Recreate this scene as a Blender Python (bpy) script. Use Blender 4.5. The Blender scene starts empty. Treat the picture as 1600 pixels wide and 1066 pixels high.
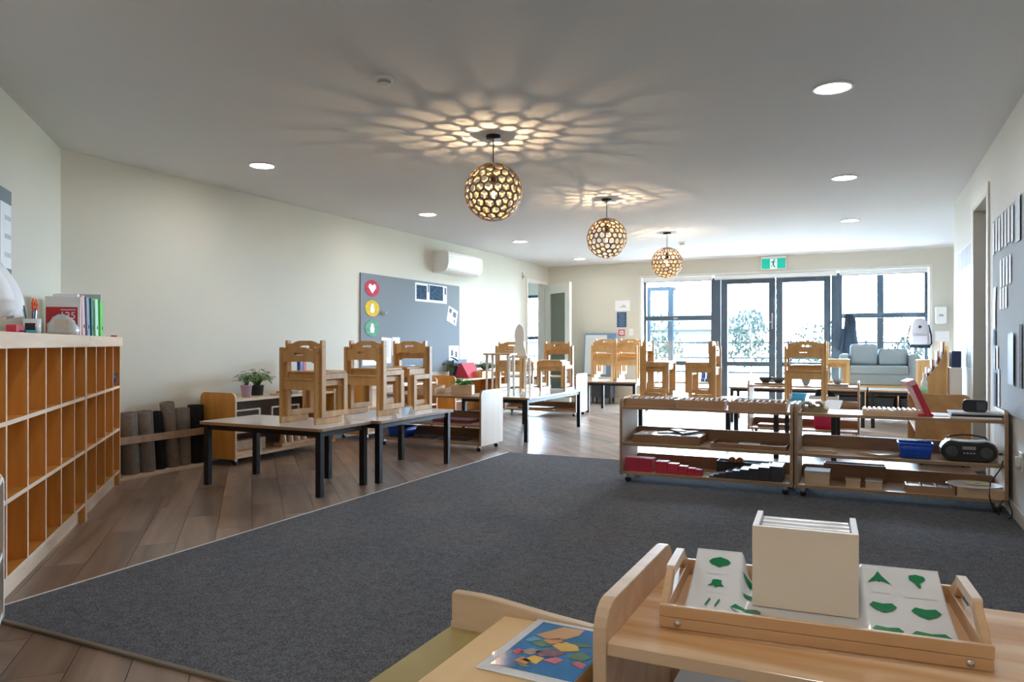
import bpy, bmesh, math, random
from mathutils import Vector, Matrix, Euler
random.seed(7)
SC = bpy.context.scene
COL = SC.collection
PI = math.pi
# ---------------------------------------------------------------- camera
cam = bpy.data.cameras.new('camera'); camo = bpy.data.objects.new('camera', cam); COL.objects.link(camo)
camo.location = (0, 0, 1.02); camo.rotation_euler = (PI/2, 0, math.radians(25.585))
cam.sensor_width = 36; cam.lens = 36*1155/1600; cam.shift_y = 4/1600
cam.clip_start = .05; cam.clip_end = 300
SC.camera = camo
# ---------------------------------------------------------------- world, exposure
SKY = 44.0; DOWN = 29.0; PEND = 27.0
w = bpy.data.worlds.new('sky'); SC.world = w; w.use_nodes = True
bg = w.node_tree.nodes['Background']; bg.inputs[0].default_value = (.57, .78, 1.0, 1); bg.inputs[1].default_value = SKY
SC.view_settings.view_transform = 'Standard'; SC.view_settings.look = 'None'
SC.view_settings.exposure = 1.3; SC.view_settings.gamma = 1.0; SC.view_settings.use_curve_mapping = False
def portal(loc, rot, sx, sy):
    l = bpy.data.lights.new('window_portal', 'AREA'); l.shape = 'RECTANGLE'; l.size = sx; l.size_y = sy
    l.cycles.is_portal = True
    o = bpy.data.objects.new('window_portal', l); COL.objects.link(o); o.location = loc; o.rotation_euler = rot
portal((-1.3, 12.45, 1.1), (-PI/2, 0, 0), 4.3, 2.2)
SC.cycles.max_bounces = 10; SC.cycles.diffuse_bounces = 6; SC.cycles.glossy_bounces = 4
SC.cycles.transparent_max_bounces = 12; SC.cycles.caustics_reflective = False; SC.cycles.caustics_refractive = False
SC.cycles.sample_clamp_indirect = 6.0
# ---------------------------------------------------------------- materials
MATS = {}
def nt(name):
    m = bpy.data.materials.new(name); m.use_nodes = True; MATS[name] = m
    return m, m.node_tree.nodes, m.node_tree.links, m.node_tree.nodes['Principled BSDF']
def plain(name, col, rough=.5, metal=0., noise=0.03, nscale=12., bump=0., spec=.5):
    m, N, L, P = nt(name)
    P.inputs['Roughness'].default_value = rough; P.inputs['Metallic'].default_value = metal
    P.inputs['Specular IOR Level'].default_value = spec
    tc = N.new('ShaderNodeTexCoord'); nz = N.new('ShaderNodeTexNoise'); nz.inputs['Scale'].default_value = nscale; nz.inputs['Detail'].default_value = 4
    L.new(tc.outputs['Object'], nz.inputs['Vector'])
    r = N.new('ShaderNodeValToRGB'); L.new(nz.outputs['Fac'], r.inputs['Fac'])
    r.color_ramp.elements[0].position = .3; r.color_ramp.elements[1].position = .7
    r.color_ramp.elements[0].color = tuple(max(0, c*(1-noise)) for c in col)+(1,)
    r.color_ramp.elements[1].color = tuple(min(1, c*(1+noise)) for c in col)+(1,)
    L.new(r.outputs['Color'], P.inputs['Base Color'])
    if bump:
        b = N.new('ShaderNodeBump'); b.inputs['Strength'].default_value = bump; b.inputs['Distance'].default_value = .004
        L.new(nz.outputs['Fac'], b.inputs['Height']); L.new(b.outputs['Normal'], P.inputs['Normal'])
    return m
def wood(name, a, b, axis=0, rough=.45, scale=3., coat=0., rnd=False):
    """straight-grained timber: noise stretched along the grain axis plus fine fibres"""
    m, N, L, P = nt(name)
    P.inputs['Roughness'].default_value = rough; P.inputs['Coat Weight'].default_value = coat; P.inputs['Coat Roughness'].default_value = .15
    tc = N.new('ShaderNodeTexCoord'); mp = N.new('ShaderNodeMapping')
    s = [scale*6]*3; s[axis] = scale*.55; mp.inputs['Scale'].default_value = s
    L.new(tc.outputs['Object'], mp.inputs['Vector'])
    if rnd:
        oi = N.new('ShaderNodeObjectInfo'); ad = N.new('ShaderNodeVectorMath'); ad.operation = 'ADD'
        ml = N.new('ShaderNodeMath'); ml.operation = 'MULTIPLY'; ml.inputs[1].default_value = 37.
        L.new(oi.outputs['Random'], ml.inputs[0]); L.new(tc.outputs['Object'], ad.inputs[0]); L.new(ml.outputs[0], ad.inputs[1]); L.new(ad.outputs[0], mp.inputs['Vector'])
    nz = N.new('ShaderNodeTexNoise'); nz.inputs['Scale'].default_value = 1.; nz.inputs['Detail'].default_value = 6; nz.inputs['Distortion'].default_value = .6
    L.new(mp.outputs[0], nz.inputs['Vector'])
    r = N.new('ShaderNodeValToRGB'); r.color_ramp.elements[0].position = .32; r.color_ramp.elements[1].position = .68
    r.color_ramp.elements[0].color = b+(1,); r.color_ramp.elements[1].color = a+(1,)
    L.new(nz.outputs['Fac'], r.inputs['Fac'])
    out = r.outputs['Color']
    if rnd:
        hs = N.new('ShaderNodeHueSaturation'); mr = N.new('ShaderNodeMapRange')
        mr.inputs['To Min'].default_value = .72; mr.inputs['To Max'].default_value = 1.22
        L.new(oi.outputs['Random'], mr.inputs['Value']); L.new(mr.outputs[0], hs.inputs['Value']); L.new(out, hs.inputs['Color']); out = hs.outputs['Color']
    L.new(out, P.inputs['Base Color'])
    bp = N.new('ShaderNodeBump'); bp.inputs['Strength'].default_value = .08; bp.inputs['Distance'].default_value = .002
    L.new(nz.outputs['Fac'], bp.inputs['Height']); L.new(bp.outputs['Normal'], P.inputs['Normal'])
    return m
def glow(name, col, strength):
    m, N, L, P = nt(name)
    P.inputs['Base Color'].default_value = col+(1,); P.inputs['Emission Color'].default_value = col+(1,); P.inputs['Emission Strength'].default_value = strength
    return m
def fabric(name, a, b, scale=260., bump=.6, rough=1.):
    m, N, L, P = nt(name)
    P.inputs['Roughness'].default_value = rough; P.inputs['Specular IOR Level'].default_value = .1
    tc = N.new('ShaderNodeTexCoord'); v = N.new('ShaderNodeTexNoise'); v.inputs['Scale'].default_value = scale; v.inputs['Detail'].default_value = 3
    v2 = N.new('ShaderNodeTexNoise'); v2.inputs['Scale'].default_value = scale*.12; v2.inputs['Detail'].default_value = 3
    L.new(tc.outputs['Object'], v.inputs['Vector']); L.new(tc.outputs['Object'], v2.inputs['Vector'])
    mx = N.new('ShaderNodeMix'); mx.data_type = 'FLOAT'; mx.inputs[0].default_value = .18
    L.new(v.outputs['Fac'], mx.inputs[2]); L.new(v2.outputs['Fac'], mx.inputs[3])
    r = N.new('ShaderNodeValToRGB'); r.color_ramp.elements[0].position = .38; r.color_ramp.elements[1].position = .62
    r.color_ramp.elements[0].color = a+(1,); r.color_ramp.elements[1].color = b+(1,)
    L.new(mx.outputs[0], r.inputs['Fac']); L.new(r.outputs['Color'], P.inputs['Base Color'])
    bp = N.new('ShaderNodeBump'); bp.inputs['Strength'].default_value = bump; bp.inputs['Distance'].default_value = .006
    L.new(mx.outputs[0], bp.inputs['Height']); L.new(bp.outputs['Normal'], P.inputs['Normal'])
    return m
def glass(name, tint=(1, 1, 1), gl=.06):
    m, N, L, P = nt(name)
    N.remove(P); t = N.new('ShaderNodeBsdfTransparent'); t.inputs[0].default_value = tint+(1,)
    g = N.new('ShaderNodeBsdfGlossy'); g.inputs['Roughness'].default_value = .02
    mx = N.new('ShaderNodeMixShader'); mx.inputs[0].default_value = gl
    L.new(t.outputs[0], mx.inputs[1]); L.new(g.outputs[0], mx.inputs[2]); L.new(mx.outputs[0], N['Material Output'].inputs['Surface'])
    return m
plain('wall_paint', (.66, .63, .545), .85, noise=.01, nscale=2., spec=.2)
plain('wall_white', (.78, .77, .74), .8, noise=.01, nscale=2., spec=.2)
plain('ceiling_paint', (.76, .755, .76), .9, noise=.008, nscale=1.5, spec=.1)
plain('trim_paint', (.78, .76, .70), .45, noise=.01)
plain('door_paint', (.76, .75, .68), .4, noise=.01)
plain('jamb_paint', (.50, .49, .46), .5, noise=.01)
plain('aluminium_dark', (.075, .11, .145), .45, .2, noise=.05)  # blue-grey lift paints window flare into the dark frame colour
plain('white_plastic', (.85, .85, .84), .35, noise=.01)
plain('grey_plastic', (.38, .38, .39), .5, noise=.02)
plain('black_plastic', (.018, .018, .02), .42, noise=.1)
plain('black_metal', (.015, .015, .017), .45, .3, noise=.1)
plain('bronze_metal', (.02, .015, .012), .4, .6, noise=.1)
plain('steel', (.6, .6, .6), .3, 1., noise=.03)
plain('paper', (.87, .87, .88), .7, noise=.015)
plain('paper_grey', (.55, .57, .60), .7, noise=.05, nscale=30)
plain('laminate', (.78, .78, .78), .12, noise=.01)
plain('table_laminate', (.84, .81, .78), .12, noise=.02, nscale=60)
plain('pinboard_grey', (.24, .265, .29), .95, noise=.05, nscale=160, spec=.1, bump=.15)
plain('pinboard_blue', (.52, .57, .62), .95, noise=.04, nscale=160, spec=.1, bump=.15)
plain('grey_back', (.20, .18, .165), .7, noise=.03)
plain('lavender', (.55, .43, .66), .4)
plain('dark_pot', (.03, .04, .05), .5)
plain('leaf_green', (.10, .20, .05), .5, noise=.35, nscale=40)
plain('leaf_bright', (.07, .32, .04), .45, noise=.3, nscale=40)
plain('leaf_dark', (.045, .09, .03), .5, noise=.35, nscale=40)
plain('soil', (.05, .035, .025), .9, noise=.4, nscale=60)
plain('red_card', (.50, .02, .025), .5)
plain('red_plastic', (.58, .03, .05), .35)
plain('pink_red', (.55, .035, .07), .4)
plain('pink_bin', (.70, .03, .14), .4)
plain('pale_red', (.72, .42, .42), .4)
plain('navy', (.02, .035, .10), .5)
plain('blue_block', (.025, .06, .30), .4)
plain('blue_basket', (.01, .09, .62), .35, noise=.15, nscale=40)
plain('sky_basket', (.06, .42, .72), .4)
plain('green_lime', (.12, .62, .10), .35)
plain('green_mint', (.42, .80, .55), .35)
plain('green_deep', (.01, .16, .11), .4)
plain('blue_steel', (.16, .26, .40), .3, noise=.2, nscale=60)
plain('orange_grip', (.80, .12, .02), .35)
plain('yellow', (.80, .60, .08), .5)
plain('orange', (.75, .22, .03), .5)
plain('maroon', (.20, .03, .05), .6)
plain('dark_stair', (.035, .035, .045), .45, noise=.1)
plain('olive_board', (.42, .33, .12), .45, noise=.05)
plain('canvas', (.42, .34, .20), .9, noise=.15, nscale=80)
plain('exit_green', (.0, .12, .09), .4)
plain('leaf_print', (.005, .22, .075), .2, noise=.02)
plain('map_sea', (.0, .22, .55), .12, noise=.12, nscale=9)
plain('map_orange', (.72, .25, .05), .3); plain('map_yellow', (.85, .52, .03), .3); plain('map_green', (.01, .17, .06), .3)
plain('map_purple', (.16, .05, .10), .3); plain('map_pink', (.62, .10, .15), .3); plain('map_sand', (.70, .36, .12), .3); plain('map_grey', (.36, .28, .25), .3); plain('map_lblue', (.06, .40, .68), .3)
plain('photo_blue', (.05, .085, .13), .85, noise=.8, nscale=40, spec=.05)
plain('photo_grey', (.17, .17, .20), .85, noise=.6, nscale=60, spec=.05)
plain('sign_blue', (.03, .08, .17), .4, noise=.1)
plain('sign_line', (.20, .30, .42), .4)
plain('sign_red', (.62, .05, .08), .4)
plain('mint_disc', (.13, .34, .22), .9, noise=.2, nscale=30); plain('yellow_disc', (.66, .45, .03), .9, noise=.15, nscale=30); plain('red_disc', (.50, .04, .075), .9, noise=.25, nscale=30)
plain('skin_cream', (.72, .62, .55), .6)
plain('bowl_dark', (.07, .08, .085), .35); plain('bowl_grey', (.30, .30, .29), .4)
plain('backpack_cloth', (.60, .55, .58), .85, noise=.04, nscale=40, spec=.2)
plain('dark_cloth', (.03, .045, .065), .9, noise=.12, nscale=30, spec=.2)
plain('clear_acrylic', (.70, .72, .74), .1, noise=.02)
plain('deck', (.50, .49, .47), .7, noise=.1)
plain('lawn', (.30, .31, .25), .9, noise=.3, nscale=3)
plain('trim_strip', (.22, .18, .13), .5)
plain('house_clad', (.040, .038, .036), .9, noise=.05, spec=0.); plain('house_roof', (.022, .022, .025), .9, noise=.1, spec=0.); plain('fence_steel', (.006, .008, .010), .9, spec=0.); plain('post_paint', (.011, .015, .019), .9, spec=0.)  # outdoor colours darkened to stand in for dimmer daylight beyond the glass
plain('hedge_leaf', (.011, .015, .013), .9, noise=.4, nscale=20, spec=0.)  # leaf colour darkened likewise to offset the overbright sky
fabric('carpet_pile', (.075, .077, .085), (.205, .208, .222), 175., .9)
fabric('mat_felt', (.15, .125, .105), (.26, .225, .195), 200., .5)
fabric('mat_dark', (.012, .012, .013), (.028, .027, .027), 200., .4)
fabric('sofa_fabric', (.33, .40, .45), (.40, .48, .53), 300., .15, .75)
wood('plank_vinyl', (.44, .315, .235), (.215, .142, .102), axis=0, rough=.32, scale=1.6, rnd=True)
wood('birch', (.74, .55, .37), (.60, .41, .25), axis=0, rough=.42)
wood('birch_v', (.72, .59, .47), (.66, .525, .40), axis=2, rough=.4)
wood('edge_ply_shaded', (.44, .275, .165), (.33, .195, .11), axis=0, rough=.45)  # darkened ply: backlight shade on the unit fronts is put into the colour
wood('edge_pale', (.72, .54, .38), (.62, .44, .30), axis=0, rough=.45)
wood('beech_orange', (.74, .355, .085), (.62, .27, .05), axis=2, rough=.4)
wood('shelf_brown', (.36, .20, .11), (.27, .14, .07), axis=0, rough=.45)
wood('tan_board', (.86, .60, .31), (.78, .51, .24), axis=1, rough=.4, scale=1.5)
wood('chair_wood', (.64, .385, .155), (.52, .285, .10), axis=2, rough=.4)
wood('chair_light', (.74, .47, .21), (.62, .36, .13), axis=2, rough=.4)
wood('bamboo_ply', (.30, .195, .105), (.20, .12, .06), axis=0, rough=.5, scale=8)
wood('bamboo_tray', (.68, .43, .23), (.56, .33, .16), axis=0, rough=.35)
wood('pine_knotty', (.80, .56, .35), (.54, .26, .08), axis=0, rough=.22, scale=2.6, coat=.3)
wood('pine_panel', (.62, .36, .15), (.50, .26, .09), axis=0, rough=.4, scale=1.8)
wood('pale_ply', (.84, .73, .60), (.78, .66, .53), axis=0, rough=.5, scale=1.2)
wood('box_wood', (.50, .30, .17), (.40, .225, .12), axis=0, rough=.45)
glow('downlight_glow', (1., .975, .95), DOWN)
glow('bulb_glow', (1., .72, .40), 60.)
glow('exit_glow', (.0, .50, .36), .10)
glow('exit_white', (.75, .95, .9), .12)
glass('window_glass'); glass('bottle_glass', (.85, .9, .88), .12)
glass('plastic_film', (.98, .98, .98), .035)
glass('bulb_glass', (1., .96, .9), .05)
# ---------------------------------------------------------------- mesh helpers
class MB:
    def __init__(s): s.v = []; s.f = []; s.m = []; s.sm = []
    def add(s, vs, fs, mi=0, smooth=False):
        n = len(s.v); s.v += [tuple(v) for v in vs]; s.f += [tuple(i+n for i in f) for f in fs]; s.m += [mi]*len(fs) if not isinstance(mi, list) else mi; s.sm += [smooth]*len(fs); return s
    def box(s, x0, x1, y0, y1, z0, z1, front=None, mi=0, M=None):
        vs = [Vector(p) for p in ((x0,y0,z0),(x1,y0,z0),(x1,y1,z0),(x0,y1,z0),(x0,y0,z1),(x1,y0,z1),(x1,y1,z1),(x0,y1,z1))]
        if M: vs = [M @ p for p in vs]
        fs = [(3,2,1,0),(4,5,6,7),(0,1,5,4),(1,2,6,5),(2,3,7,6),(3,0,4,7)]  # bottom top -y +x +y -x
        mm = [mi]*6
        if front is not None: mm[front] = 1
        return s.add(vs, fs, mm)
    def prism(s, poly, a0, a1, axis='y', mi=0, M=None, smooth=False, rim=None):
        """extrude a 2D outline; axis y: (x,z), x: (y,z), z: (x,y)"""
        def P(p, a): return {'y': (p[0], a, p[1]), 'x': (a, p[0], p[1]), 'z': (p[0], p[1], a)}[axis]
        n = len(poly); vs = [P(p, a0) for p in poly]+[P(p, a1) for p in poly]
        if M: vs = [M @ Vector(v) for v in vs]
        fs = [tuple(range(n-1, -1, -1)), tuple(range(n, 2*n))]
        s.add(vs, fs, mi); k = len(s.v)-2*n
        sd = [(i, (i+1) % n, (i+1) % n+n, i+n) for i in range(n)]
        s.f += [tuple(q+k for q in f) for f in sd]; s.m += [mi if rim is None else rim]*n; s.sm += [smooth]*n
        return s
    def lathe(s, prof, n=24, c=(0,0,0), mi=0, M=None, smooth=True):
        vs = []
        for r, z in prof:
            for i in range(n):
                a = 2*PI*i/n; p = Vector((c[0]+r*math.cos(a), c[1]+r*math.sin(a), c[2]+z)); vs.append(M @ p if M else p)
        fs = []
        for j in range(len(prof)-1):
            for i in range(n):
                fs.append((j*n+i, j*n+(i+1) % n, (j+1)*n+(i+1) % n, (j+1)*n+i))
        s.add(vs, fs, mi, smooth)
        if prof[0][0] > 1e-5: s.add(vs[:n], [tuple(range(n-1, -1, -1))], mi)
        if prof[-1][0] > 1e-5: s.add(vs[-n:], [tuple(range(n))], mi)
        return s
    def cyl(s, p0, p1, r0, r1=None, n=12, mi=0, smooth=True):
        p0 = Vector(p0); p1 = Vector(p1); r1 = r0 if r1 is None else r1
        d = (p1-p0); L = d.length; q = d.to_track_quat('Z', 'Y').to_matrix().to_4x4(); M = Matrix.Translation(p0) @ q
        return s.lathe([(r0, 0), (r1, L)], n, mi=mi, M=M, smooth=smooth)
    def tube(s, pts, r, n=6, mi=0):
        pts = [Vector(p) for p in pts]; vs = []
        for i, p in enumerate(pts):
            t = (pts[min(i+1, len(pts)-1)]-pts[max(i-1, 0)]).normalized(); q = t.to_track_quat('Z', 'Y')
            for k in range(n):
                a = 2*PI*k/n; vs.append(p+q @ Vector((r*math.cos(a), r*math.sin(a), 0)))
        fs = [(j*n+k, j*n+(k+1) % n, (j+1)*n+(k+1) % n, (j+1)*n+k) for j in range(len(pts)-1) for k in range(n)]
        fs += [tuple(range(n-1, -1, -1)), tuple(range(len(vs)-n, len(vs)))]
        return s.add(vs, fs, mi, True)
    def rings(s, rings, mi=0, smooth=True, cap=True):
        n = len(rings[0]); vs = [p for r in rings for p in r]
        fs = [(j*n+i, j*n+(i+1) % n, (j+1)*n+(i+1) % n, (j+1)*n+i) for j in range(len(rings)-1) for i in range(n)]
        if cap: fs += [tuple(range(n-1, -1, -1)), tuple(range(len(vs)-n, len(vs)))]
        return s.add(vs, fs, mi, smooth)
    def build(s, name, mats, parent=None, bevel=0., seg=2, solid=0., sub=0, label=None, loc=None, rz=0.):
        me = bpy.data.meshes.new(name); me.from_pydata([tuple(v) for v in s.v], [], s.f); me.validate(clean_customdata=False)
        if len(me.polygons) == len(s.m):
            me.polygons.foreach_set('material_index', s.m); me.polygons.foreach_set('use_smooth', s.sm)
        for m in ([mats] if isinstance(mats, str) else mats): me.materials.append(MATS[m])
        bm = bmesh.new(); bm.from_mesh(me); bmesh.ops.recalc_face_normals(bm, faces=bm.faces); bm.to_mesh(me); bm.free()
        o = bpy.data.objects.new(name, me); COL.objects.link(o)
        if parent: o.parent = parent
        if loc: o.location = loc
        if rz: o.rotation_euler = (0, 0, rz)
        if solid: md = o.modifiers.new('solid', 'SOLIDIFY'); md.thickness = solid; md.offset = 0
        if bevel: md = o.modifiers.new('bevel', 'BEVEL'); md.width = bevel; md.segments = seg; md.limit_method = 'ANGLE'; md.angle_limit = .6
        if sub: md = o.modifiers.new('sub', 'SUBSURF'); md.levels = sub; md.render_levels = sub
        if label: o['label'] = label
        return o
def tag(o, label, cat, group=None):
    o['label'] = label; o['category'] = cat
    if group: o['group'] = group
    return o
def thing(name, label, cat, loc=(0,0,0), rz=0., group=None):
    o = bpy.data.objects.new(name, None); COL.objects.link(o); o.location = loc; o.rotation_euler = (0,0,rz); o.empty_display_size = .1
    return tag(o, label, cat, group)
def struct(o, label=None):
    o['kind'] = 'structure'
    if label: o['label'] = label
    return o
def dup(root, loc, rz, label, group=None):
    def cp(o, parent):
        c = o.copy(); COL.objects.link(c)
        if parent: c.parent = parent; c.matrix_parent_inverse = o.matrix_parent_inverse.copy()
        for ch in o.children: cp(ch, c)
        return c
    r = cp(root, None); r.location = loc; r.rotation_euler = (0, 0, rz); r['label'] = label
    if group: r['group'] = group
    return r
def box1(name, mat, dims, loc, rz, label, cat, group=None, bevel=.002, rot=None):
    x, y, z = dims
    o = MB().box(-x/2, x/2, -y/2, y/2, 0, z).build(name, mat, bevel=bevel, loc=loc, rz=rz)
    if rot: o.rotation_euler = rot
    return tag(o, label, cat, group)
def rrect(x0, x1, z0, z1, r=(0, 0, 0, 0), n=5):
    """rounded rectangle outline; r = radii at (x0,z0),(x1,z0),(x1,z1),(x0,z1)"""
    out = []
    for (cx, cz, rr, a0) in ((x0, z0, r[0], PI), (x1, z0, r[1], 1.5*PI), (x1, z1, r[2], 0), (x0, z1, r[3], .5*PI)):
        if rr <= 0: out.append((cx, cz)); continue
        ox = cx+(rr if cx == x0 else -rr); oz = cz+(rr if cz == z0 else -rr)
        out += [(ox+rr*math.cos(a0+.5*PI*k/n), oz+rr*math.sin(a0+.5*PI*k/n)) for k in range(n+1)]
    return out
def text(name, body, size, mat, parent, loc, rot, align='CENTER'):
    c = bpy.data.curves.new(name, 'FONT'); c.body = body; c.size = size; c.align_x = align; c.align_y = 'CENTER'; c.extrude = .0006
    o = bpy.data.objects.new(name, c); COL.objects.link(o); o.parent = parent; o.location = loc; o.rotation_euler = rot; c.materials.append(MATS[mat])
    bpy.context.view_layer.update()
    me = bpy.data.meshes.new_from_object(o.evaluated_get(bpy.context.evaluated_depsgraph_get())); bpy.data.objects.remove(o)
    o = bpy.data.objects.new(name, me); COL.objects.link(o); o.parent = parent; o.location = loc; o.rotation_euler = rot
    return o
# ================================================================ the room
XL, XR, YB, H = -5.14, .785, 12.27, 2.4
S2 = math.sqrt(.5)
def wallobj(name, boxes, mat='wall_paint', label=None):
    mb = MB()
    for b in boxes: mb.box(*b)
    return struct(mb.build(name, mat), label)
# floor slab and planks
floor = struct(MB().box(-9, 2.8, -3.2, 13.9, -.12, -.006).build('floor', 'soil'), 'brown timber-look plank floor')
def clip(poly, a, b, c):   # keep a*x+b*y>=c
    out = []
    for i, p in enumerate(poly):
        q = poly[(i+1) % len(poly)]; dp = a*p[0]+b*p[1]-c; dq = a*q[0]+b*q[1]-c
        if dp >= 0: out.append(p)
        if dp*dq < 0: t = dp/(dp-dq); out.append((p[0]+(q[0]-p[0])*t, p[1]+(q[1]-p[1])*t))
    return out
PW, PLN, GAP = .182, .93, .0012
planks = []
for r in range(-14, 78):
    v0 = -1.8*S2 + (r)*PW - 2.0
    off = (r*.37 % 1)*PLN
    for k in range(-16, 8):
        u0 = off+k*PLN
        q = [(u0+GAP, v0+GAP), (u0+PLN-GAP, v0+GAP), (u0+PLN-GAP, v0+PW-GAP), (u0+GAP, v0+PW-GAP)]
        # u along (S2,-S2), v along (S2,S2)
        P = [(u*S2+v*S2, -u*S2+v*S2) for u, v in q]
        cx = sum(p[0] for p in P)/4; cy = sum(p[1] for p in P)/4
        P = clip(P, 1, 0, XL); P = clip(P, 0, -1, -YB) if len(P) > 2 else P
        if cy < 3.4 and cx < -2.1: P = clip(P, 1, 1, -1.8) if len(P) > 2 else P
        if len(P) > 2: P = clip(P, -1, 0, -(XR if cy < 8.45 else 2.6))
        if len(P) > 2: P = clip(P, 0, 1, -3.0)
        if len(P) < 3: continue
        ar = .5*abs(sum(P[i][0]*P[(i+1) % len(P)][1]-P[(i+1) % len(P)][0]*P[i][1] for i in range(len(P))))
        if ar < .002: continue
        if all(-2.97 < p[0] < .8 and 1.66 < p[1] < 6.17 for p in P): continue      # wholly under the carpet
        cx = sum(p[0] for p in P)/len(P); cy = sum(p[1] for p in P)/len(P)
        d = -.4319*cx+.902*cy; rr = .902*cx+.4319*cy
        vis = d > 1.6 and abs(rr/d) < .72 and cy > 1.2
        planks.append((not vis, d if d > 0 else 99, P, cx, cy))
planks.sort(key=lambda a: (a[0], a[1]))
rest = MB()
for i, (nv, d, P, cx, cy) in enumerate(planks):
    if i < 300 and not nv:
        a = Matrix.Rotation(PI/4, 2)
        L2 = [a @ Vector((p[0]-cx, p[1]-cy)) for p in P]
        MB().prism([(p.x, p.y) for p in L2], -.005, 0, 'z').build('plank', 'plank_vinyl', floor, loc=(cx, cy, 0), rz=-PI/4)
    else: rest.prism(P, -.005, 0, 'z')
o = rest.build('plank_field', 'plank_vinyl', floor); o['kind'] = 'stuff'
# carpet
cpt = thing('carpet', 'large charcoal grey carpet filling the middle of the floor', 'carpet', (-3.0, 1.64, 0))
MB().box(0, 3.78, 0, 4.56, 0, .009).build('pile', 'carpet_pile', cpt, .003)
MB().box(-.012, 3.78, -.016, .004, 0, .011).build('edge_trim', 'trim_strip', cpt, .003)
MB().box(-.012, .002, 0, 4.56, 0, .010).build('edge_trim', 'trim_paint', cpt, .002)
# walls
wallobj('wall_left', [(XL-.12, XL, 3.28, 11.34, 0, H), (XL-.12, XL, 11.34, 12.1, 2.06, H), (XL-.12, XL, 12.1, YB+.12, 0, H)])
M45 = Matrix.Translation((XL, 3.34, 0)) @ Matrix.Rotation(-PI/4, 4, 'Z')
struct(MB().box(-.12, 4.2, -.12, 0, 0, H, M=M45).build('wall_angled', 'wall_paint'))
ex, ey = XL+4.2*S2, 3.34-4.2*S2
wallobj('wall_left_near', [(ex-.12, ex, -3.1, ey, 0, H)])
wallobj('wall_near', [(ex-.12, XR+.12, -3.22, -3.1, 0, H)])
wallobj('wall_right', [(XR, XR+.12, -3.1, 6.19, 0, H), (XR, XR+.12, 6.19, 6.95, 2.1, H), (XR, XR+.12, 6.95, 8.48, 0, H), (XR+.12, 2.6, 8.36, 8.48, 0, H)], 'wall_white')
wallobj('wall_right_far', [(2.6, 2.72, 8.36, YB+.12, 0, H)], 'wall_white')
WX0, WX1, WZ = -3.43, .83, 2.13
wallobj('wall_back', [(XL, WX0, YB, YB+.14, 0, H), (WX0, WX1, YB, YB+.14, WZ, H), (WX1, 2.72, YB, YB+.14, 0, H)])
struct(MB().box(-8.2, 2.72, -3.22, 13.9, H, H+.15).build('ceiling', 'ceiling_paint'))
# skirting
def skirt(name, boxes):
    mb = MB()
    for b in boxes: mb.box(*b)
    struct(mb.build(name, 'trim_paint', bevel=.004))
skirt('baseboard_left', [(XL, XL+.014, 3.36, 11.28, 0, .085)])
skirt('baseboard_back', [(XL+.02, WX0-.06, YB-.014, YB, 0, .085), (WX1+.06, 2.6, YB-.014, YB, 0, .085)])
skirt('baseboard_right', [(XR-.014, XR, -3.1, 6.13, 0, .09), (XR-.014, XR, 7.01, 8.48, 0, .09)])
# window-wall reveal trim
t = MB().box(WX0-.035, WX0, YB-.012, YB+.02, 0, WZ+.035).box(WX1, WX1+.035, YB-.012, YB+.02, 0, WZ+.035).box(WX0, WX1, YB-.012, YB+.02, WZ, WZ+.035)
struct(t.build('trim_1', 'trim_paint', bevel=.003))
AL = 'aluminium_dark'
def glaze(parent, x0, x1, z0, z1, y=12.345):
    MB().box(x0, x1, y, y+.006, z0, z1).build('pane', 'window_glass', parent)
def window(name, x0, x1, mull=None):
    w_ = struct(bpy.data.objects.new(name, None)); COL.objects.link(w_)
    y0, y1 = 12.31, 12.375
    for b in ((x0, x0+.045, y0, y1, .02, 2.09), (x1-.045, x1, y0, y1, .02, 2.09)):
        MB().box(*b).build('jamb', AL, w_, .003)
    MB().box(x0, x1, y0, y1, 2.05, 2.1).build('head', AL, w_, .003)
    MB().box(x0+.045, x1-.045, y0-.004, y1+.004, 1.405, 1.48).build('transom', AL, w_, .003)
    MB().box(x0+.045, x1-.045, y0-.004, y1+.004, .655, .73).build('rail', AL, w_, .003)
    MB().box(x0, x1, y0, y1, 0, .08).build('sill', AL, w_, .003)
    for a, b in ((.08, .655), (.73, 1.405), (1.48, 2.05)): glaze(w_, x0+.045, x1-.045, a, b)
    return w_
wn = window('window_1', -3.41, -2.24)
MB().box(-2.90, -2.83, 12.29, 12.306, 1.425, 1.455).build('latch', 'steel', wn, .003)
window('window_2', -.37, .815)
# French doors
d1 = struct(bpy.data.objects.new('door_1', None)); COL.objects.link(d1)
for b in ((-2.24, -2.13, 12.29, 12.39, 0, 2.1), (-.48, -.37, 12.29, 12.39, 0, 2.1)): MB().box(*b).build('frame', AL, d1, .003)
MB().box(-2.13, -.48, 12.29, 12.39, 2.06, 2.115).build('frame_head', AL, d1, .003)
for (a, b) in ((-2.125, -1.29), (-1.28, -.485)):
    lf = MB().box(a, a+.1, 12.315, 12.365, .01, 2.055).box(b-.1, b, 12.315, 12.365, .01, 2.055).build('door_stile', AL, d1, .003)
    MB().box(a+.1, b-.1, 12.315, 12.365, 1.98, 2.055).build('top_rail', AL, d1, .003)
    MB().box(a+.1, b-.1, 12.315, 12.365, .655, .73).build('mid_rail', AL, d1, .003)
    MB().box(a+.1, b-.1, 12.315, 12.365, .01, .15).build('bottom_rail', AL, d1, .003)
    glaze(d1, a+.1, b-.1, .73, 1.98); glaze(d1, a+.1, b-.1, .15, .655)
hd = MB().box(-1.345, -1.325, 12.30, 12.315, 1.25, 1.5).cyl((-1.335, 12.315, 1.36), (-1.335, 12.26, 1.36), .009).cyl((-1.335, 12.265, 1.36), (-1.43, 12.265, 1.36), .009)
hd.build('door_handle', 'steel', d1, .002)
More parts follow.
